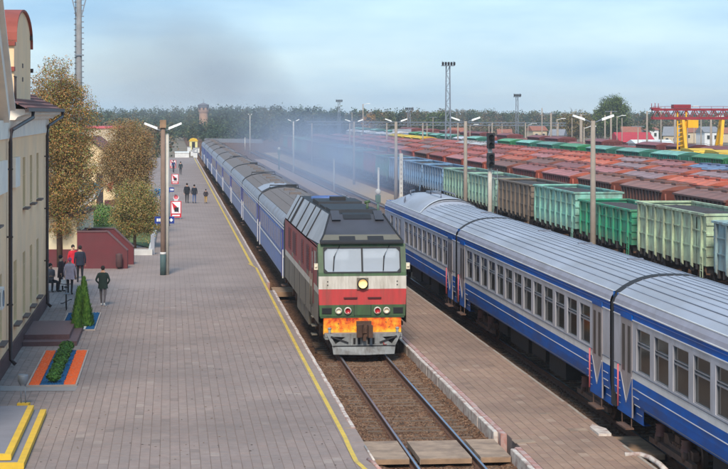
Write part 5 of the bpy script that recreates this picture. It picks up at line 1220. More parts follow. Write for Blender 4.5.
# yellow-edged landing
t = thing('entrance_landing', 'grey entrance landing with two bright yellow step edges, bottom left', 'steps', (0,0,0))
MB().box(UW+.1,-3.40,43.4,51.2,.2,.345).build('lower_tread', M['landing'], t); MB().box(UW+.1,-3.72,43.75,51.0,.345,.49).build('upper_tread', M['landing'], t)
MB().box(-3.52,-3.36,43.36,51.2,.22,.353).box(UW+.1,-3.52,43.36,43.50,.22,.353).build('yellow_edge', M['yellow_step'], t)
MB().box(-3.84,-3.68,43.71,51.0,.36,.498).box(UW+.1,-3.84,43.71,43.85,.36,.498).build('yellow_edge', M['yellow_step'], t)
a0 = P(0,391,.204); a1 = P(75,391,.204); b0 = P(0,386,.204); b1 = P(78,386,.204)
struct(MB().quad(a0+(.206,),a1+(.206,),b1+(.206,),b0+(.206,)).build('concrete_apron', M['grey_patch'], None))
# lantern-like urn on a yellow foot
a = P(23,404.5,.25); t = thing('litter_urn', 'thin metal stand with ring top on a yellow foot', 'litter stand', (a[0],a[1],.2))
MB().slab([(-.16,-.10),(.16,-.10),(.2,.10),(-.14,.12)],0,.09).build('foot', M['yellow_step'], t)
MB().tube([(-.05,0,.08),(-.07,0,.62)],.016,6).tube([(.07,0,.08),(.06,0,.62)],.016,6).build('leg', M['steel_grey'], t)
MB().lathe([(.10,.62),(.14,.70),(.15,.86),(.13,.90),(.12,.86),(.12,.72),(.09,.64)],n=14).build('basket', M['steel_grey'], t)

# flower beds
dm('bed_orange', (232,104,48), rough=.9, var=.10, scale=9); dm('bed_blue', (18,86,132), rough=.9, var=.10, scale=9); dm('bed_white', (214,214,210), rough=.9, var=.08, scale=9); dm('bed_edge', (176,160,150), rough=.9)
dm('bush_leaf', (52,92,34), rough=.8, var=.3, scale=8); dm('bush_leaf2', (74,118,40), rough=.8, var=.3, scale=8); dm('thuja_leaf', (78,122,40), rough=.8, var=.25, scale=5); dm('thuja_leaf2', (112,152,58), rough=.8, var=.25, scale=5); dm('bark', (92,74,58), rough=.95, var=.2, scale=6)
def gravel_strip(mb, u0,u1,s0,s1,z,mi,n,seed):
    r = random.Random(seed); mb.box(u0,u1,s0,s1,.2,z,mi)
    for k in range(n):
        x = r.uniform(u0,u1); y = r.uniform(s0,s1); a_ = r.uniform(.015,.035); mb.add([(x+a_,y,z),(x,y+a_,z),(x-a_,y,z),(x,y-a_,z),(x,y,z+a_)],[(0,1,4),(1,2,4),(2,3,4),(3,0,4)],mi)
def bed_(label, u0,u1,s0,s1,c_out,c_in):
    t = thing('gravel_bed', label, 'flower bed', (0,0,0), 0, 'striped gravel beds'); w = u1-u0
    for nm,a_,b_,m,n in (('gravel_strip',u0,u0+w*.24,c_out,500),('gravel_strip',u0+w*.24,u0+w*.74,c_in,900),('gravel_strip',u0+w*.74,u1,c_out,500)):
        mb = MB(); gravel_strip(mb,a_+.01,b_-.01,s0,s1,.24,0,n,int(a_*100)+7); stuff(mb.build(nm,m,t))
    for q in ((u0-.05,u0,s0-.05,s1+.05),(u1,u1+.05,s0-.05,s1+.05),(u0,u1,s0-.05,s0),(u0,u1,s1,s1+.05)): MB().box(*q,.2,.255).build('edging', M['bed_edge'], t)
n0 = P(28,387); n1 = P(75,387); f0 = P(42,352); bed_('orange and blue striped gravel bed with round bushes', n0[0],n1[0],n0[1],f0[1],M['bed_orange'],M['bed_blue'])
q0 = P(60,331); q1 = P(94,331); g0 = P(68,314); bed_('blue and white striped gravel bed with conifers', q0[0],q1[0],q0[1],g0[1],M['bed_blue'],M['bed_white'])
def leaf_ball(mb, c, rx, ry, rz, n, size, r, mats=2, hollow=.55, up=0):
    for k in range(n):
        while True:
            p = Vector((r.uniform(-1,1),r.uniform(-1,1),r.uniform(-1,1))); l = p.length
            if hollow < l < 1: break
        q = Vector((c[0]+p.x*rx,c[1]+p.y*ry,c[2]+p.z*rz)); nrm = (p+Vector((r.uniform(-.7,.7),r.uniform(-.7,.7),r.uniform(-.3,.9)))).normalized()
        a_ = nrm.cross(Vector((r.uniform(-1,1),r.uniform(-1,1),r.uniform(-1,1)))).normalized(); b_ = nrm.cross(a_); s_ = size*r.uniform(.6,1.3)
        mb.add([q-a_*s_,q-b_*s_*.55,q+a_*s_,q+b_*s_*.55],[(0,1,2,3)], r.randrange(mats))
rr = random.Random(21)
um = (n0[0]+n1[0])/2
for k in range(7):
    q = k/6; sy = n0[1]+.6+(f0[1]-n0[1]-1.0)*q
    t = thing('round_bush', 'clipped round green bush, %s from the near end of the orange bed' % ORD[k], 'bush', (um+.02,sy,.24), 0, 'row of clipped bushes')
    mb = MB(); R0 = .235+rr.uniform(-.02,.03); leaf_ball(mb,(0,0,R0*.8),R0,R0,R0*.7,900,.04,rr); mb.build('foliage',[M['bush_leaf'],M['bush_leaf2']],t)
    MB().ball((0,0,R0*.75),R0*.75,R0*.75,R0*.65).build('inner_twigs', M['bush_leaf'], t); MB().tube([(0,0,-.02),(0,0,.3)],.03,5).build('stem', M['bark'], t)
for k,(px,py,h,w,lab) in enumerate([(84,322,1.75,.36,'tallest slim conifer at the back of the blue and white bed'),(79,325,1.45,.34,'middle conifer in the blue and white bed'),(86.5,326,1.2,.30,'short conifer at the right in the blue and white bed'),(76.5,330.5,.85,.25,'smallest conifer at the front of the blue and white bed')]):
    a = P(px,py,.24); t = thing('conifer', lab, 'conifer', (a[0],a[1],.24), 0, 'conifers in the gravel bed'); mb = MB()
    for q in range(1500):
        z = rr.random()**1.25; rad = w*(1-z)**.75*(1.0 if z > .06 else .7); th = rr.uniform(0,6.283); d = rad*rr.uniform(.6,1.0)*(1+.22*math.sin(th*3+z*9)*math.sin(z*14+th))+rr.uniform(0,.035)
        p = Vector((d*math.cos(th),d*math.sin(th),z*h)); o_ = Vector((math.cos(th)*.4,math.sin(th)*.4,1)).normalized(); b_ = o_.cross(Vector((math.cos(th),math.sin(th),0))).normalized(); s_ = .065*rr.uniform(.5,1.5)
        mb.add([p-o_*s_,p-b_*s_*.4,p+o_*s_*1.3,p+b_*s_*.4],[(0,1,2,3)],rr.randrange(2))
    mb.build('foliage',[M['thuja_leaf'],M['thuja_leaf2']],t); MB().lathe([(w*.6,0.05),(w*.55,h*.3),(w*.3,h*.65),(.01,h*.9)],n=10).build('inner_twigs', M['bush_leaf'], t); MB().tube([(0,0,-.02),(0,0,.3)],.03,5).build('trunk', M['bark'], t)

# underpass entrance: maroon wall with sloped top, cream annex behind
Zm = F/((268.5-HY)/(H-.2)); km = F/Zm
def zy(py): return H-(py-HY)/km
wl0 = PZ(77,Zm); wl1 = PZ(127.5,Zm)
t = thing('underpass_entrance', 'maroon underpass entrance wall with sloping top', 'underpass', (wl0[0],wl0[1],.2), -TH)
Wm = (127.5-77)/km; pts = [(0,0),(Wm,0),(Wm,zy(251)-.2),(Wm*.60,zy(232)-.2),(0,zy(232)-.2)]
for yy in (0,2.6): 
    g = MB(); n_ = len(pts); g.add([(x,yy,z) for x,z in pts]+[(x,yy+.25,z) for x,z in pts],[(0,1,2,3,4),(9,8,7,6,5)]+[(i,(i+1)%n_,n_+(i+1)%n_,n_+i) for i in range(n_)]); g.build('side_wall', M['maroon_wall'], t)
    g = MB()
    for (xa,za),(xb,zb_) in zip(pts[2:-1],pts[3:]): g.bar((xa,yy+.12,za+.03),(xb,yy+.12,zb_+.03),.32,.06)
    g.build('coping', M['granite'], t)
MB().box(0,.2,.25,2.6,0,zy(232)-.2).build('end_wall', M['maroon_wall'], t)
t2 = thing('litter_bin', 'dark maroon litter bin against the underpass wall', 'bin', PZ(119,Zm-.35)+(.2,), -TH)
MB().lathe([(.13,.1),(.17,.15),(.18,.75),(.16,.8),(.02,.84)],n=14).build('body', M['plinth'], t2); MB().box(-.05,.05,-.03,.03,0,.12).build('foot', M['pipe_brown'], t2)
Za = Zm+.9; b0 = PZ(20,Za); t = thing('cream_annex', 'low cream annex with maroon base beside the underpass', 'building', (b0[0],b0[1],.2), -TH); Wa = (77-20)*Za/F
MB().box(0,Wa,0,6,.95,2.75).build('wall', M['cream_wall'], t); MB().box(-.03,Wa+.02,-.06,6,0,.95).build('plinth', M['maroon_wall'], t); MB().box(-.1,Wa+.12,-.14,6.1,2.75,2.9).build('roof_edge', M['granite'], t)
# white stair hood with curved bracket
Zs = 128.0; k_ = F/Zs; x,y = PZ(86,Zs); t = thing('stair_hood', 'white stair hood with blue-grey roof and curved bracket', 'canopy', (x,y,.2), -TH)
MB().box(-.75,-.15,0,2.0,0,1.9).build('pier', M['coach_white'], t); MB().box(-.6,-.3,-.02,0,.3,1.1).build('window', M['window_glass'], t)
cv = [(-.75,1.9),(-.15,1.9),(.25,2.05),(.55,2.35),(.72,2.75),(.75,3.0),(-.75,3.0)]; g = MB(); g.prism(cv,0,2.0); g.build('bracket', M['coach_white'], t); MB().prism([(-.85,3.0),(.85,3.0),(.85,3.2),(.6,3.36),(-.85,3.36)],-.1,2.2).build('roof', M['base_teal'], t)
dm('hood_roof', (108,124,142), rough=.6)
t.children[-1].data.materials[0] = M['hood_roof']
# cream house behind
Zh = 165.0; x,y = PZ(92,Zh); t = thing('cream_house', 'cream house with grey-brown gable roof between the two trees', 'house', (x,y,.2), -TH); hw_ = 2.1
MB().slab([(-3.0,0),(hw_,0),(hw_,8),(-3.0,8)],0,4.1).build('wall', M['stucco_warm'], t); 
g = MB(); g.prism([(-3.0,4.1),(hw_,4.1),(-.45,6.0)],0,8); g.build('gable', M['stucco_warm'], t)
MB().add([(-3.3,-.3,3.9),(-.45,-.3,6.15),(-.45,8.3,6.15),(-3.3,8.3,3.9)],[(0,1,2,3)]).add([(hw_+.3,-.3,3.9),(-.45,-.3,6.15),(-.45,8.3,6.15),(hw_+.3,8.3,3.9)],[(0,1,2,3)]).build('roof', M['roof_tile'], t)
MB().box(-3.0,hw_,-.06,0,3.5,3.75).build('string_course', M['cream_wall'], t); MB().box(.4,1.0,-.03,0,.0,2.9).build('door', M['pipe_brown'], t); MB().box(1.2,hw_+.2,-.6,0,0,.5).build('porch', M['maroon_wall'], t)
dm('roof_slate', (140,148,160), rough=.7, var=.1)
for q,(px,py0,Z,w,h,lab,rf) in enumerate([(84,139,200,3.2,2.6,'grey roofed house seen above the cream house',M['roof_slate'])]):
    x,y = PZ(px,Z); t = thing('grey_house', lab, 'house', (x,y,0), -TH); zt_ = H-(py0-HY)*Z/F
    MB().box(-w,w,0,6,0,zt_-h).build('wall', M['cream_wall'], t); MB().prism([(-w-.3,zt_-h),(w+.3,zt_-h),(0,zt_)],-.3,6.3).build('roof', rf, t)
# lawn, low white planter wall, striped post, red flag
struct(MB().quad(P(80,232)+(.26,),P(152,249)+(.26,),P(158,215)+(.26,),P(92,205)+(.26,)).build('lawn', M['lawn']))
a = P(127,255); b_ = P(152.5,255); t = thing('planter_wall', 'low white planter wall at the lawn corner beside the lamp pole', 'low wall', (0,0,0))
dv = (Vector(b_+(0,))-Vector(a+(0,))).normalized(); nv = Vector((-dv.y,dv.x,0))
MB().bar(Vector(a+(.36,)),Vector(b_+(.36,)),.25,.34).build('front_wall', M['coach_white'], t); MB().bar(Vector(b_+(.36,))-dv*.12+nv*.1,Vector(P(158,218)+(.36,)),.25,.34).build('side_wall', M['coach_white'], t)
MB().bar(Vector(b_+(.2,))-dv*.05+nv*.5,Vector(b_+(1.35,))-dv*.05+nv*.5,.22,.3).build('striped_pillar', M['emu_roof'], t)
x,y = PZ(112,150); t = thing('red_flag', 'small red flag on a slanted pole beside the tree', 'flag', (x,y,2.0), -TH)
MB().tube([(-1.2,0,0),(.1,0,1.1)],.025,5).build('flag_pole', M['coach_white'], t); g = MB()
g.add([(.1+.05*math.sin(i*1.3)-i*.03,.04*math.sin(i*1.7+j),1.1-.28*i-j*.0+ (0 if j==0 else -.1)) if j==0 else (-.38+.04*math.sin(i),.05*math.sin(i*1.7+2),.72-.22*i) for i in range(4) for j in range(2)],[(i*2,i*2+1,i*2+3,i*2+2) for i in range(3)]); g.build('flag_cloth', M['sign_red'], t)
# ---------------------------------------------------------------- trees
dm('leaf_rust', (164,114,64), rough=.8, var=.3, scale=1.5); dm('leaf_gold', (172,132,66), rough=.8, var=.3, scale=1.5); dm('leaf_olive', (136,120,64), rough=.8, var=.3, scale=1.5); dm('leaf_green', (110,128,62), rough=.8, var=.3, scale=1.5)
dm('leaf_brown', (138,112,78), rough=.85, var=.3, scale=1.5); dm('leaf_dry', (158,134,92), rough=.85, var=.3, scale=1.5); dm('leaf_dark', (62,76,40), rough=.85, var=.3); dm('leaf_deep', (46,66,40), rough=.85, var=.3); dm('leaf_pine', (58,80,52), rough=.85, var=.3)
def branches(mb, base, h, spread, n, r0, rng):
    tips = []
    mb.tube([base, base+Vector((rng.uniform(-.1,.1),rng.uniform(-.1,.1),h*.35)), base+Vector((rng.uniform(-.2,.2),rng.uniform(-.2,.2),h*.92))],[r0,r0*.75,r0*.15],8)
    for k in range(n):
        z = h*rng.uniform(.22,.8); th = rng.uniform(0,6.283); l = spread*rng.uniform(.5,1)*(1-.4*z/h); a = base+Vector((0,0,z)); b_ = a+Vector((math.cos(th)*l*.5,math.sin(th)*l*.5,l*.5)); c = a+Vector((math.cos(th)*l,math.sin(th)*l,l*.95))
        mb.tube([a,b_,c],[r0*.35,r0*.2,.012],5)
        for q in range(3):
            d = b_.lerp(c,rng.uniform(.1,.9)); e = d+Vector((rng.uniform(-.5,.5),rng.uniform(-.5,.5),rng.uniform(.1,.7)))*l*.5; mb.tube([d,e],[r0*.12,.008],4)
        tips.append(c)
def tree(label, loc, h, clumps, nleaf, size, mats, spread, seed, r0=.16, group=None, nbr=16, clear=.25):
    rng = random.Random(seed); t = thing('leafy_tree', label, 'tree', loc, 0, group)
    mb = MB(); branches(mb, Vector((0,0,0)), h, spread, nbr, r0, rng); mb.build('trunk', M['bark'], t)
    lf = MB(); tot = sum(c[3]*c[4]*c[5] for c in clumps)
    for cx,cy,cz,rx,ry,rz in clumps:
        n = int(nleaf*rx*ry*rz/tot); sub = max(6,int(n/70))
        for q in range(sub):
            while True:
                p = Vector((rng.uniform(-1,1),rng.uniform(-1,1),rng.uniform(-1,1)))
                if p.length < 1 and p.length > .25: break
            c = (cx+p.x*rx,cy+p.y*ry,cz+p.z*rz); s_ = rng.uniform(.22,.40)*min(rx,rz)
            mi0 = rng.randrange(len(mats)); m_ = MB()
            leaf_ball(lf, c, s_*1.15, s_*1.15, s_, n//sub, size, rng, len(mats), .1)
    lf.build('crown', mats, t); return t
def ell(*a): return a
# autumn tree behind the station
x,y = PZ(60,99)
tree('tall autumn tree with rusty orange leaves behind the station', (x,y,.2), 11.2, [(0,0,5.8,1.8,1.7,3.4),(.4,0,7.6,1.6,1.5,2.6),(.7,0,4.2,1.3,1.3,2.4),(-.2,0,9.8,1.2,1.1,1.5),(-.6,0,8.4,1.4,1.3,2),(.2,0,3.2,1.3,1.2,1.6)], 80000, .046, [M['leaf_rust'],M['leaf_gold'],M['leaf_olive'],M['leaf_brown'],M['leaf_rust'],M['leaf_green'],M['leaf_olive']], 2.4, 1, .17, 'trees beside the platform', 26)
x,y = PZ(127,124)
tree('round brownish tree with dense dry foliage behind the lawn', (x,y,.2), 7.9, [(0,0,5.6,1.75,1.7,2.2),(-.5,0,4.4,1.5,1.4,1.7),(.7,0,4.8,1.2,1.3,1.9)], 64000, .046, [M['leaf_brown'],M['leaf_dry'],M['leaf_olive'],M['leaf_brown'],M['leaf_rust']], 2.0, 2, .14, 'trees beside the platform', 22)
x,y = PZ(135,113)
tree('lower olive green tree standing in front of the brown one', (x,y,.2), 4.3, [(0,0,2.6,1.5,1.4,1.5),(-.5,0,1.6,1.0,1.0,1.2),(.6,0,1.8,1.0,1.0,1.3)], 36000, .046, [M['leaf_green'],M['leaf_olive'],M['leaf_dry'],M['leaf_olive'],M['leaf_gold']], 1.5, 3, .10, 'trees beside the platform', 18)
# shrubs by the stair hood
x,y = PZ(103,134); t = thing('hood_shrub', 'green shrub under the curved stair hood', 'shrub', (x,y,.2)); mb = MB(); leaf_ball(mb,(0,0,.8),.9,.8,1.0,1600,.07,rr); mb.build('foliage',[M['bush_leaf2'],M['leaf_green']],t); MB().tube([(0,0,0),(0,0,.7)],.04,5).build('stem', M['bark'], t)
# skyline trees: individuals at the right
def far_tree(label, px, Z, top_py, w_px, mats, seed, n=2600, base=0):
    x,y = PZ(px,Z); k = F/Z; h = H-(top_py-HY)/k; w = w_px/k/2
    return tree(label, (x,y,-.5), h+.3, [(0,0,h*.58,w,w,h*.40),(w*.3,0,h*.72,w*.6,w*.6,h*.26),(-w*.35,0,h*.5,w*.6,w*.6,h*.3)], n, .17*max(1,Z/450), mats, w*1.1, seed, .3, 'skyline trees', 12)
far_tree('tall green tree towering over the skyline right of centre', 612, 520, 94, 34, [M['leaf_dark'],M['leaf_green'],M['leaf_deep']], 41, 24000)
far_tree('broad brown-green tree left of the tall skyline tree', 575, 540, 110, 40, [M['leaf_brown'],M['leaf_dark'],M['leaf_olive']], 42, 18000)
far_tree('dark green tree just right of the tall skyline tree', 598, 600, 113, 22, [M['leaf_dark'],M['leaf_deep']], 43, 6000)
far_tree('rounded green tree beside the tall lattice tower', 437, 620, 110, 26, [M['leaf_dark'],M['leaf_deep'],M['leaf_green']], 44, 8000)
far_tree('orange autumn tree on the skyline above the smoke edge', 368, 600, 111, 16, [M['leaf_gold'],M['leaf_rust'],M['leaf_olive']], 45, 1800)
far_tree('small conifer-like tree on the skyline at far right', 648, 480, 112, 14, [M['leaf_dark'],M['leaf_pine']], 46, 1500)
# far woods as masses
dm('wood_green', (66,84,56), rough=.9, var=.3); dm('wood_deep', (50,70,56), rough=.9, var=.3); dm('wood_olive', (92,94,60), rough=.9, var=.3); dm('wood_brown', (116,98,76), rough=.9, var=.3)
def wood(label, spans, seed, mats):
    rng = random.Random(seed); mb = MB()
    for (x0,x1,Z0,Z1,t0,t1,n) in spans:
        for i in range(n):
            q = (i+rng.random())/n; px = x0+(x1-x0)*q; Z = Z0+(Z1-Z0)*rng.random(); k = F/Z; top = t0+(t1-t0)*q+rng.uniform(-2.5,4.5); h = max(3.5,H-(top-HY)/k); x,y = PZ(px,Z); w = rng.uniform(.32,.55)*h*.6+.8
            pine = rng.random() < .3; base_m = rng.randrange(len(mats))
            for c in range(26):
                z = h*rng.uniform(.15,.97); lim = w*((1.05-z/h)*1.1 if pine else math.sin(math.pi*min(1,max(.05,z/h))**.75)*1.0+.1); th = rng.uniform(0,6.28); d = lim*rng.uniform(.2,.9); s_ = rng.uniform(.5,1.0)*(.9+Z/1500)
                cc = (x+d*math.cos(th),y+d*math.sin(th),z-.5); mi = base_m if rng.random()<.7 else rng.randrange(len(mats))
                for l in range(14):
                    p = Vector((rng.gauss(0,1),rng.gauss(0,1),rng.gauss(0,1)))*.55*s_; a_ = Vector((rng.uniform(-1,1),rng.uniform(-1,1),rng.uniform(-.6,.6))).normalized(); b_ = a_.cross(Vector((rng.uniform(-1,1),rng.uniform(-1,1),rng.uniform(-1,1)))).normalized(); e_ = .31*s_*rng.uniform(.7,1.3); o_ = Vector(cc)+p
                    mb.add([o_-a_*e_,o_-b_*e_*.7,o_+a_*e_,o_+b_*e_*.7],[(0,1,2,3)],mi)
    o = mb.build('woodland', mats); stuff(o); o['label'] = label; o['category'] = 'woodland'
wood('far mixed wood closing the view behind the platform and smoke', [(85,230,640,900,109,108,90),(190,345,640,860,107,107,110),(100,350,560,620,120,121,60)], 51, [M['wood_green'],M['wood_deep'],M['leaf_pine'],M['wood_green'],M['wood_olive']])
wood('low autumn wood on the horizon behind the freight yard', [(345,450,640,800,110,111,80),(440,560,900,1100,111,113,120),(545,740,760,1000,114,112,150)], 52, [M['wood_green'],M['wood_brown'],M['wood_olive'],M['wood_deep']])
wood('sparse brown bushes between the houses beyond the yard', [(420,560,600,700,123,123,60),(560,735,600,720,122,121,100),(95,165,330,420,121,124,24)], 53, [M['wood_brown'],M['wood_olive'],M['wood_green'],M['wood_brown']])
# ---------------------------------------------------------------- houses and sheds beyond the yard
dm('shed_red', (176,56,66), rough=.7, var=.1); dm('shed_white', (222,222,220), rough=.7, var=.05); dm('house_a', (196,178,150), rough=.9, var=.08); dm('house_b', (222,222,222), rough=.9, var=.05); dm('roof_a', (150,96,78), rough=.8, var=.15); dm('roof_b', (130,132,138), rough=.8, var=.1)
def house(label, px, Z, w, d, eave, ridge, wm, rm, rz=0, name='far_house', grp='houses beyond the yard'):
    x,y = PZ(px,Z); t = thing(name, label, 'house' if 'house' in name else 'shed', (x,y,-.5), rz-TH, grp)
    MB().slab([(-w,0),(w,0),(w,d),(-w,d)],0,eave).build('wall', wm, t)
    MB().xprism([(-.3,eave),(d+.3,eave),(d/2,ridge)],-w-.3,w+.3).build('roof', rm, t)
    n = max(2,int(w/1.3))
    for i in range(n):
        xx = -w+2*w*(i+.5)/n; f_ = MB().box(xx-.5,xx+.5,-.05,0,eave*.45,eave*.8).build('window', M['coach_white'], t); MB().box(xx-.4,xx+.4,-.06,-.05,eave*.49,eave*.77).build('pane', M['window_glass'], f_)
house('long red roofed shed left of the gantry crane', 638, 340, 3.2, 7, 3.6, 5.4, M['maroon_wall'], M['shed_red'], .2, 'yard_shed')
house('white roofed low shed beside the crane leg', 655, 300, 3.0, 6, 4.0, 4.6, M['shed_white'], M['shed_white'], .1, 'yard_shed')
hl_ = [(383,520,3.0,'house_b','roof_a'),(402,480,3.4,'house_b','roof_b'),(432,500,4.2,'house_b','roof_b'),(455,520,4.0,'house_b','roof_a'),(505,560,3.2,'shed_white','roof_a'),(540,600,4.0,'house_a','roof_a'),(556,560,3.4,'house_a','roof_b'),(632,560,4.4,'house_a','roof_a'),(652,620,4.0,'house_b','roof_a'),(671,560,3.8,'house_a','roof_b'),(693,600,4.6,'house_a','roof_a'),(712,560,4.0,'house_b','roof_b'),(726,620,4.0,'house_a','roof_a')]
cn = {'house_a':'tan','house_b':'pale grey','shed_white':'white','roof_a':'brown','roof_b':'grey'}
for i,(px,Z,w,a,b_) in enumerate(hl_): house('%s far house with %s roof, %s from the left beyond the yard' % (cn[a],cn[b_],ORD[i]), px, Z-60, w*.55, 5, 2.8+(i%3)*.5, 4.6+(i%2)*.7, M[a], M[b_], .3*(i%3)-.3)
x,y = PZ(100,260); t = thing('pink_block', 'pinkish low building roof above the left trees', 'building', (x,y,0), -TH); MB().box(-3,3,0,8,0,6.3).build('wall', M['house_a'], t); MB().box(-3.2,3.2,-.2,8.2,6.3,6.6).build('roof', M['handrail_red'], t)
g = thing('far_fence', 'long pale wall closing the yard below the far wood', 'wall', (0,0,0))
a = PZ(205,560); b_ = PZ(262,540); MB().bar(Vector(a+(.2,)),Vector(b_+(.2,)),.4,1.2).build('wall_panel', M['roof_b'], g)
# debris-like pale clutter beside the far track
rr2 = random.Random(77)
for i in range(10):
    px = 188+rr2.uniform(0,40); Z = 330+rr2.uniform(0,90); x,y = PZ(px,Z); t = thing('trackside_box', 'small pale trackside cabinet far down the line, %s from the left' % ORD[i], 'cabinet', (x,y,-.3), 0, 'trackside cabinets')
    MB().box(-.4,.4,-.3,.3,.1,1.1).build('case', M['shed_white'] if i%2 else M['house_b'], t); MB().xprism([(-.38,1.1),(.38,1.1),(.3,1.2),(-.3,1.22)],-.46,.46).build('lid', M['roof_b'], t); MB().box(-.35,.35,-.25,.25,-.05,.1).build('foot', M['pole_conc'], t)
# ---------------------------------------------------------------- people
dm('hair_dark', (40,32,28), rough=.8); dm('shoe_white', (220,220,220), rough=.6); dm('shoe_dark', (34,32,32), rough=.6)
CL_ = {}
def cloth(rgb):
    if rgb not in CL_: CL_[rgb] = mat('cloth_%d_%d_%d'%rgb, srgb(*rgb), rough=.9, var=.15, scale=6)
    return CL_[rgb]
def skin_mesh(name, V, E, rad, roots, sub=1):
    me = bpy.data.meshes.new(name); me.from_pydata(V, E, []); o = bpy.data.objects.new(name, me); col.objects.link(o)
    md = o.modifiers.new('s','SKIN'); md.use_smooth_shade = True
    if not me.skin_vertices: 
        bm = bmesh.new(); bm.from_mesh(me); bm.verts.layers.skin.verify(); bm.to_mesh(me); bm.free()
    for i,v in enumerate(me.skin_vertices[0].data):
        r_ = rad[i]; v.radius = r_ if isinstance(r_,tuple) else (r_,r_); v.use_root = i in roots
    sd_ = o.modifiers.new('d','SUBSURF'); sd_.levels = sub; sd_.render_levels = sub
    dg = bpy.context.evaluated_depsgraph_get(); dg.update(); out = bpy.data.meshes.new_from_object(o.evaluated_get(dg)); bpy.data.objects.remove(o); bpy.data.meshes.remove(me); return out
def person(label, x, y, rz, h=1.72, top=(40,44,50), legs=(44,46,54), hair=(40,32,28), stride=.14, arms='down', coat=None, shoes='shoe_dark', sit=False, hat=None, z=.2, bag=None, group=None, lean=0.0):
    S = h/1.72; t = thing('person', label, 'person', (x,y,z), rz, group)
    V = []; E = []; Rr = []; tagv = []
    def v(p, r, k): V.append(tuple(c*S for c in p)); Rr.append(r*S if not isinstance(r,tuple) else tuple(q*S for q in r)); tagv.append(k); return len(V)-1
    def e(a,b): E.append((a,b))
    pz = .92 if not sit else .50
    pel = v((0,0,pz),(.15,.11),'leg'); sp = v((0,lean*.4,pz+.20),(.14,.105),'top'); ch = v((0,lean*.8,pz+.42),(.17,.115),'top'); nk = v((0,lean,pz+.56),(.055,.055),'skin'); hd = v((0,lean-.02,pz+.66),(.082,.095),'skin'); ht = v((0,lean,pz+.75),(.072,.085),'skin')
    for a,b in ((pel,sp),(sp,ch),(ch,nk),(nk,hd),(hd,ht)): e(a,b)
    ns = v((0,lean-.115,pz+.655),.012,'skin'); e(hd,ns)
    fingers = []
    for sx in (-1,1):
        if not sit:
            st_ = stride*sx; hip = v((sx*.095,0,pz-.08),.095,'leg'); kn = v((sx*.10,-st_*.55,.50),.062,'leg'); an = v((sx*.10,-st_+(.06 if st_<0 else 0),.10+(.05 if st_<0 else 0)),.043,'leg'); heel = v((sx*.10,-st_+.03,.045),.04,'shoe'); toe = v((sx*.11,-st_-.14,.035),.035,'shoe')
        else:
            hip = v((sx*.10,-.05,pz-.02),.10,'leg'); kn = v((sx*.13,-.46,.48),.07,'leg'); an = v((sx*.13,-.42,.10),.045,'leg'); heel = v((sx*.13,-.40,.05),.04,'shoe'); toe = v((sx*.14,-.57,.035),.035,'shoe')
        for a,b in ((pel,hip),(hip,kn),(kn,an),(an,heel),(heel,toe)): e(a,b)
        sh = v((sx*.19,lean*.8,pz+.46),.062,'top')
        if arms == 'down': el = (sx*.25,.03+.04*sx,pz+.20); wr = (sx*.25,-.06+.06*sx,pz-.03)
        elif arms == 'bent': el = (sx*.27,.05,pz+.20); wr = (sx*.13,-.19,pz+.22)
        elif arms == 'pocket': el = (sx*.30,.06,pz+.20); wr = (sx*.19,-.08,pz+.04)
        else:                                    # one arm raised to the face
            el = (sx*.27,-.05,pz+.22) if sx > 0 else (sx*.25,.02,pz+.2); wr = (sx*.10,-.20,pz+.52) if sx > 0 else (sx*.25,-.05,pz-.03)
        eo = v(el,.048,'top'); w0 = v(wr,.034,'top'); d = (Vector(wr)-Vector(el)).normalized(); hn = v(tuple(Vector(wr)+d*.07),(.036,.022),'skin')
        for a,b in ((ch,sh),(sh,eo),(eo,w0),(w0,hn)): e(a,b)
        fingers.append((Vector(wr),d,sx))
    roots = {0}
    for wr,d,sx in fingers:
        a_ = d.cross(Vector((0,1,0.3))).normalized(); n_ = a_.cross(d)
        for q in range(4):
            o_ = (q-1.5)*.018; l = (.075,.085,.08,.062)[q]
            i0 = v(tuple(wr+d*.085+a_*o_),.010,'skin'); i1 = v(tuple(wr+d*(.085+l*.5)+a_*o_),.009,'skin'); i2 = v(tuple(wr+d*(.085+l*.85)+a_*o_+n_*.025),.008,'skin'); e(i0,i1); e(i1,i2); roots.add(i0)
        i0 = v(tuple(wr+d*.03+a_*.03),.011,'skin'); i1 = v(tuple(wr+d*.07+a_*.06),.010,'skin'); i2 = v(tuple(wr+d*.10+a_*.065+n_*.012),.008,'skin'); e(i0,i1); e(i1,i2); roots.add(i0)
    me = skin_mesh('body', V, E, Rr, roots)
    keys = ['skin','top','leg','shoe']; ms = [M['skin'],cloth(top),cloth(legs),M[shoes]]
    for m_ in ms: me.materials.append(m_)
    vs_ = [Vector(p) for p in V]
    segs = [(vs_[a],vs_[b],tagv[b] if tagv[b] != 'skin' or tagv[a] == 'skin' else ('skin' if b in (hd,ht) else tagv[b])) for a,b in E]
    for p in me.polygons:
        c = p.center; best = None; bd = 9
        for a,b,k in segs:
            ab = b-a; tt_ = max(0,min(1,(c-a).dot(ab)/max(1e-9,ab.length_squared))); dd = (a+ab*tt_-c).length
            if dd < bd: bd = dd; best = k
        p.material_index = keys.index(best)
    obj('body', me, t)
    hz_ = (pz+.735)*S
    hm = MB(); hm.ball((0,(lean+.022)*S,hz_),.092*S,.108*S,.10*S,14,9)
    if hat: hm.build('hat', cloth(hat), t)
    else: hm.build('hair', cloth(hair), t)
    f_ = MB()
    for sx in (-1,1): f_.ball((sx*.032*S,(lean-.104)*S,(pz+.675)*S),.011*S,.006*S,.008*S,6,4)
    f_.ball((0,(lean-.10)*S,(pz+.615)*S),.022*S,.006*S,.006*S,6,4); f_.build('facial_features', M['hair_dark'], t)
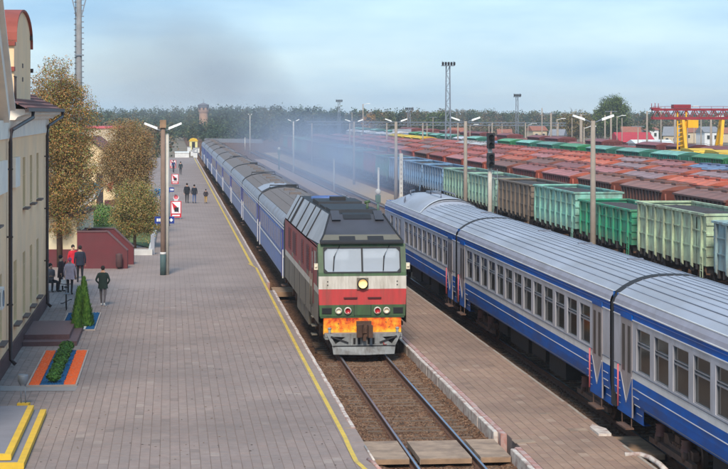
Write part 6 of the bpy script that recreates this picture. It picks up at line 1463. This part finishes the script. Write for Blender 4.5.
    if coat:                                  # open-bottomed jacket or coat over the trunk
        col_, length = coat; g = MB(); rows_ = []; n = 16
        for zz,rx,ry in ((pz+.54,.085,.08),(pz+.49,.205,.125),(pz+.40,.215,.14),(pz+.20,.19,.135),(pz+.02,.205,.155),(pz-length*.6,.215,.165),(pz-length,.225,.17)):
            q = (zz-pz)/.54; rows_.append([(rx*math.cos(2*math.pi*j/n)*S,(ry*math.sin(2*math.pi*j/n)+lean*max(0,q))*S,(zz+.012*math.sin(3*j))*S) for j in range(n)])
        vv = [p for r_ in rows_ for p in r_]; g.add(vv,[(i*n+j,i*n+(j+1)%n,(i+1)*n+(j+1)%n,(i+1)*n+j) for i in range(len(rows_)-1) for j in range(n)],0,True); g.build('coat', cloth(col_), t)
    if bag:
        MB().box(-.12*S,.12*S,-.05*S,.05*S,0,.28*S).tube([(-.08*S,0,.28*S),(-.05*S,0,.38*S),(.05*S,0,.38*S),(.08*S,0,.28*S)],.008*S,4).build('carried_bag', cloth(bag), t, (.30*S,-.02,.42*S))
    return t
def pp(px,py): return P(px,py)
a = pp(103,306); person('person in dark green jacket and grey trousers walking away alone', a[0],a[1],R(170),1.70,(30,48,44),(92,88,92),coat=((28,46,42),.16),shoes='shoe_white',arms='pocket',stride=.15)
a = pp(70,294.5); person('person in pale pink coat and pink hat carrying a white bag', a[0],a[1],R(170),1.66,(196,176,184),(36,36,44),coat=((198,178,186),.20),hat=(206,110,140),bag=(226,224,224),stride=.05)
a = pp(80,282.5); person('person in dark navy jacket standing right of the red coat', a[0],a[1],R(185),1.78,(40,46,62),(36,38,46),coat=((38,44,60),.10),stride=.08)
a = pp(73,279.5); person('person in bright red coat half hidden behind the group', a[0],a[1],R(20),1.70,(196,36,52),(40,38,42),coat=((200,34,52),.22),stride=.03)
a = pp(61,291.5); person('person with dark hair in a dark brown coat facing the group', a[0],a[1],R(80),1.66,(62,46,48),(40,36,40),coat=((60,44,46),.25),arms='face',stride=.06)
# bench with seated person
a = pp(50.5,292); bx_,by_ = a
t = thing('bench', 'small bench by the station corner under the seated person', 'bench', (bx_-.1,by_+.30,.2), R(20))
for k in range(3): MB().box(-.55,.55,-.2+k*.14,-.09+k*.14,.42,.45).build('slat', M['board'], t)
for sx in (-.45,.45): MB().box(sx-.03,sx+.03,-.18,.2,0,.42).build('leg', M['steel_grey'], t)
person('person in grey jacket sitting on the bench at the corner', bx_-.05, by_+.30, R(35),1.7,(112,106,110),(42,40,44),sit=True,arms='bent',lean=-.06,coat=((114,108,112),.02))
# bicycle parked facing away
a = P(66.5,311); t = thing('bicycle', 'bicycle parked upright beside the blue bed, seen from behind', 'bicycle', (a[0],a[1],.2), R(4))
def ring(y,r): return [(0.0,y+r*math.cos(2*math.pi*i/24),r+.02+r*math.sin(2*math.pi*i/24)) for i in range(25)]
for y in (.33,1.38):
    w = MB().tube(ring(y,.32),.022,6,0,True,False).build('wheel', M['rubber'], t); sp_ = MB()
    for i in range(10): t_ = i*math.pi/5; sp_.tube([(0,y,.34),(0,y+.31*math.cos(t_),.34+.31*math.sin(t_))],.004,3)
    sp_.build('spokes', M['steel_grey'], w)
MB().tube([(0,.33,.34),(0,.72,.32),(0,1.25,.82),(0,.62,.80),(0,.72,.32)],.022,6).tube([(0,.33,.34),(0,.60,.72)],.016,6).tube([(0,1.38,.34),(0,1.22,.98)],.02,6).build('frame', M['steel_grey'], t)
MB().tube([(-.28,1.08,1.04),(-.1,1.2,1.0),(.1,1.2,1.0),(.28,1.08,1.04)],.018,6).build('handlebar', M['rubber'], t); MB().tube([(0,.62,.78),(0,.58,.92)],.016,6).build('seat_post', M['steel_grey'], t); MB().slab([(-.09,.42),(.09,.42),(.03,.72),(-.03,.72)],.92,.98).build('saddle', M['rubber'], t)
MB().tube([(-.16,.72,.24),(.16,.72,.4)],.015,5).box(.14,.24,.68,.76,.39,.42).box(-.24,-.14,.68,.76,.23,.26).build('pedals', M['rubber'], t); MB().box(-.1,.1,.1,.5,.68,.71).build('rear_rack', M['steel_grey'], t)
# people far up the platform
a = pp(187,203); person('taller person in black jacket walking up the platform, left of the pair', a[0],a[1],R(175),1.80,(32,36,44),(34,36,42),coat=((30,34,42),.10))
a = pp(194.3,203.3); person('person in dark jacket and blue jeans, right of the walking pair', a[0],a[1],R(175),1.70,(36,42,54),(82,104,146),coat=((36,42,54),.08),stride=-.12)
a = pp(205.8,203.3); person('child in dark jacket and yellow trousers near the yellow line', a[0],a[1],R(175),1.28,(58,50,54),(186,146,70),coat=((58,50,54),.05),arms='pocket')
a = pp(180.6,174.5); person('small far figure in dark clothes midway along the platform', a[0],a[1],R(175),1.72,(40,56,60),(40,44,50))
a = pp(173.5,172.5); person('small far figure in blue beside the far boards', a[0],a[1],R(160),1.70,(50,62,104),(44,46,58))
a = pp(183,158.5); 
# ---------------------------------------------------------------- exhaust smoke (a soft volume drifting back from the locomotive)
def smoke(name, label, x0,x1,y0,y1,z0,z1, xa,xb,za,zb, wx0,wx1, wz0,wz1, dens, colr, absr, seed, fade0=.12, fade1=.5, nscale=.09):
    mb = MB().box(x0,x1,y0,y1,z0,z1); m = bpy.data.materials.new(name); m.use_nodes = True; nt = m.node_tree; N = nt.nodes; L = nt.links
    for n_ in list(N): 
        if n_.type == 'BSDF_PRINCIPLED': N.remove(n_)
    out = [n_ for n_ in N if n_.type == 'OUTPUT_MATERIAL'][0]; pv = N.new('ShaderNodeVolumePrincipled')
    pv.inputs['Color'].default_value = colr+(1,); pv.inputs['Absorption Color'].default_value = absr+(1,); pv.inputs['Anisotropy'].default_value = .15
    tc_ = N.new('ShaderNodeTexCoord'); sp_ = N.new('ShaderNodeSeparateXYZ'); L.new(tc_.outputs['Object'], sp_.inputs['Vector'])
    def mth(op,a,b=None):
        n_ = N.new('ShaderNodeMath'); n_.operation = op
        for i,q in enumerate((a,b)):
            if q is None: continue
            if isinstance(q,(int,float)): n_.inputs[i].default_value = q
            else: L.new(q,n_.inputs[i])
        return n_.outputs[0]
    def mr(v,a,b,c,d):
        n_ = N.new('ShaderNodeMapRange'); n_.inputs['From Min'].default_value=a; n_.inputs['From Max'].default_value=b; n_.inputs['To Min'].default_value=c; n_.inputs['To Max'].default_value=d; L.new(v,n_.inputs['Value']); return n_.outputs['Result']
    X,Y,Z = sp_.outputs['X'],sp_.outputs['Y'],sp_.outputs['Z']
    dx = mth('DIVIDE',mth('SUBTRACT',X,mr(Y,y0,y1,xa,xb)),mr(Y,y0,y1,wx0,wx1)); dz = mth('DIVIDE',mth('SUBTRACT',Z,mr(Y,y0,y1,za,zb)),mr(Y,y0,y1,wz0,wz1))
    r2 = mth('ADD',mth('MULTIPLY',dx,dx),mth('MULTIPLY',dz,dz)); body = mth('MAXIMUM',mth('SUBTRACT',1.0,r2),0.0)
    nz_ = N.new('ShaderNodeTexNoise'); nz_.inputs['Scale'].default_value=nscale; nz_.inputs['Detail'].default_value=4; nz_.inputs['Roughness'].default_value=.6; nz_.noise_dimensions='4D'; nz_.inputs['W'].default_value=seed
    L.new(tc_.outputs['Object'], nz_.inputs['Vector']); nn = mr(nz_.outputs['Fac'],.42,.64,0,1)
    yl_ = y1-y0; f1 = mr(Y,y0,y0+yl_*fade0,0,1); f2 = mr(Y,y1-yl_*fade1,y1,1,0)
    d = mth('MULTIPLY',mth('MULTIPLY',mth('MULTIPLY',body,nn),mth('MULTIPLY',f1,f2)),dens); L.new(d,pv.inputs['Density']); L.new(pv.outputs['Volume'],out.inputs['Volume'])
    o = mb.build('smoke', m); stuff(o); o['label'] = label; o['category'] = 'smoke'; return o
smoke('smoke_low', 'blue diesel smoke drifting low over the coaches and wagons', -6,36,74,250,-.6,13, 8.5,17.5,5.4,4.8, 2.2,13.0, 1.8,6.0, .062, (.38,.45,.60), (.28,.35,.50), 1.3, .04, .55, .11)
smoke('smoke_high', 'thin dark smoke rising into the sky over the far coaches', -34,24,150,330,6,36, 4.0,-8.0,10.0,20.0, 8.0,20.0, 4.0,12.0, .021, (.36,.37,.40), (.28,.28,.30), 4.7, .2, .4, .085)
smoke('smoke_plume', 'grey exhaust plume rising from the locomotive roof', -8,14,73,165,4.6,24, 6.9,2.5,5.2,15.0, 1.0,6.0, .7,5.5, .075, (.34,.37,.44), (.25,.27,.32), 9.1, .03, .6, .22)
# pale autumn haze over the whole place
hz = MB().box(-1500,1500,-250,2600,-1.7,32); ho = hz.build('haze', None); ho.data.materials.clear()
hm_ = bpy.data.materials.new('haze'); hm_.use_nodes = True
for n_ in list(hm_.node_tree.nodes):
    if n_.type == 'BSDF_PRINCIPLED': hm_.node_tree.nodes.remove(n_)
hv = hm_.node_tree.nodes.new('ShaderNodeVolumePrincipled'); hv.inputs['Color'].default_value=(.82,.88,.96,1); hv.inputs['Density'].default_value=.00024; hv.inputs['Anisotropy'].default_value=.2
hm_.node_tree.links.new(hv.outputs['Volume'], [n_ for n_ in hm_.node_tree.nodes if n_.type=='OUTPUT_MATERIAL'][0].inputs['Volume'])
ho.data.materials.append(hm_); stuff(ho); ho['label'] = 'pale thin haze over the whole yard'; ho['category'] = 'haze'
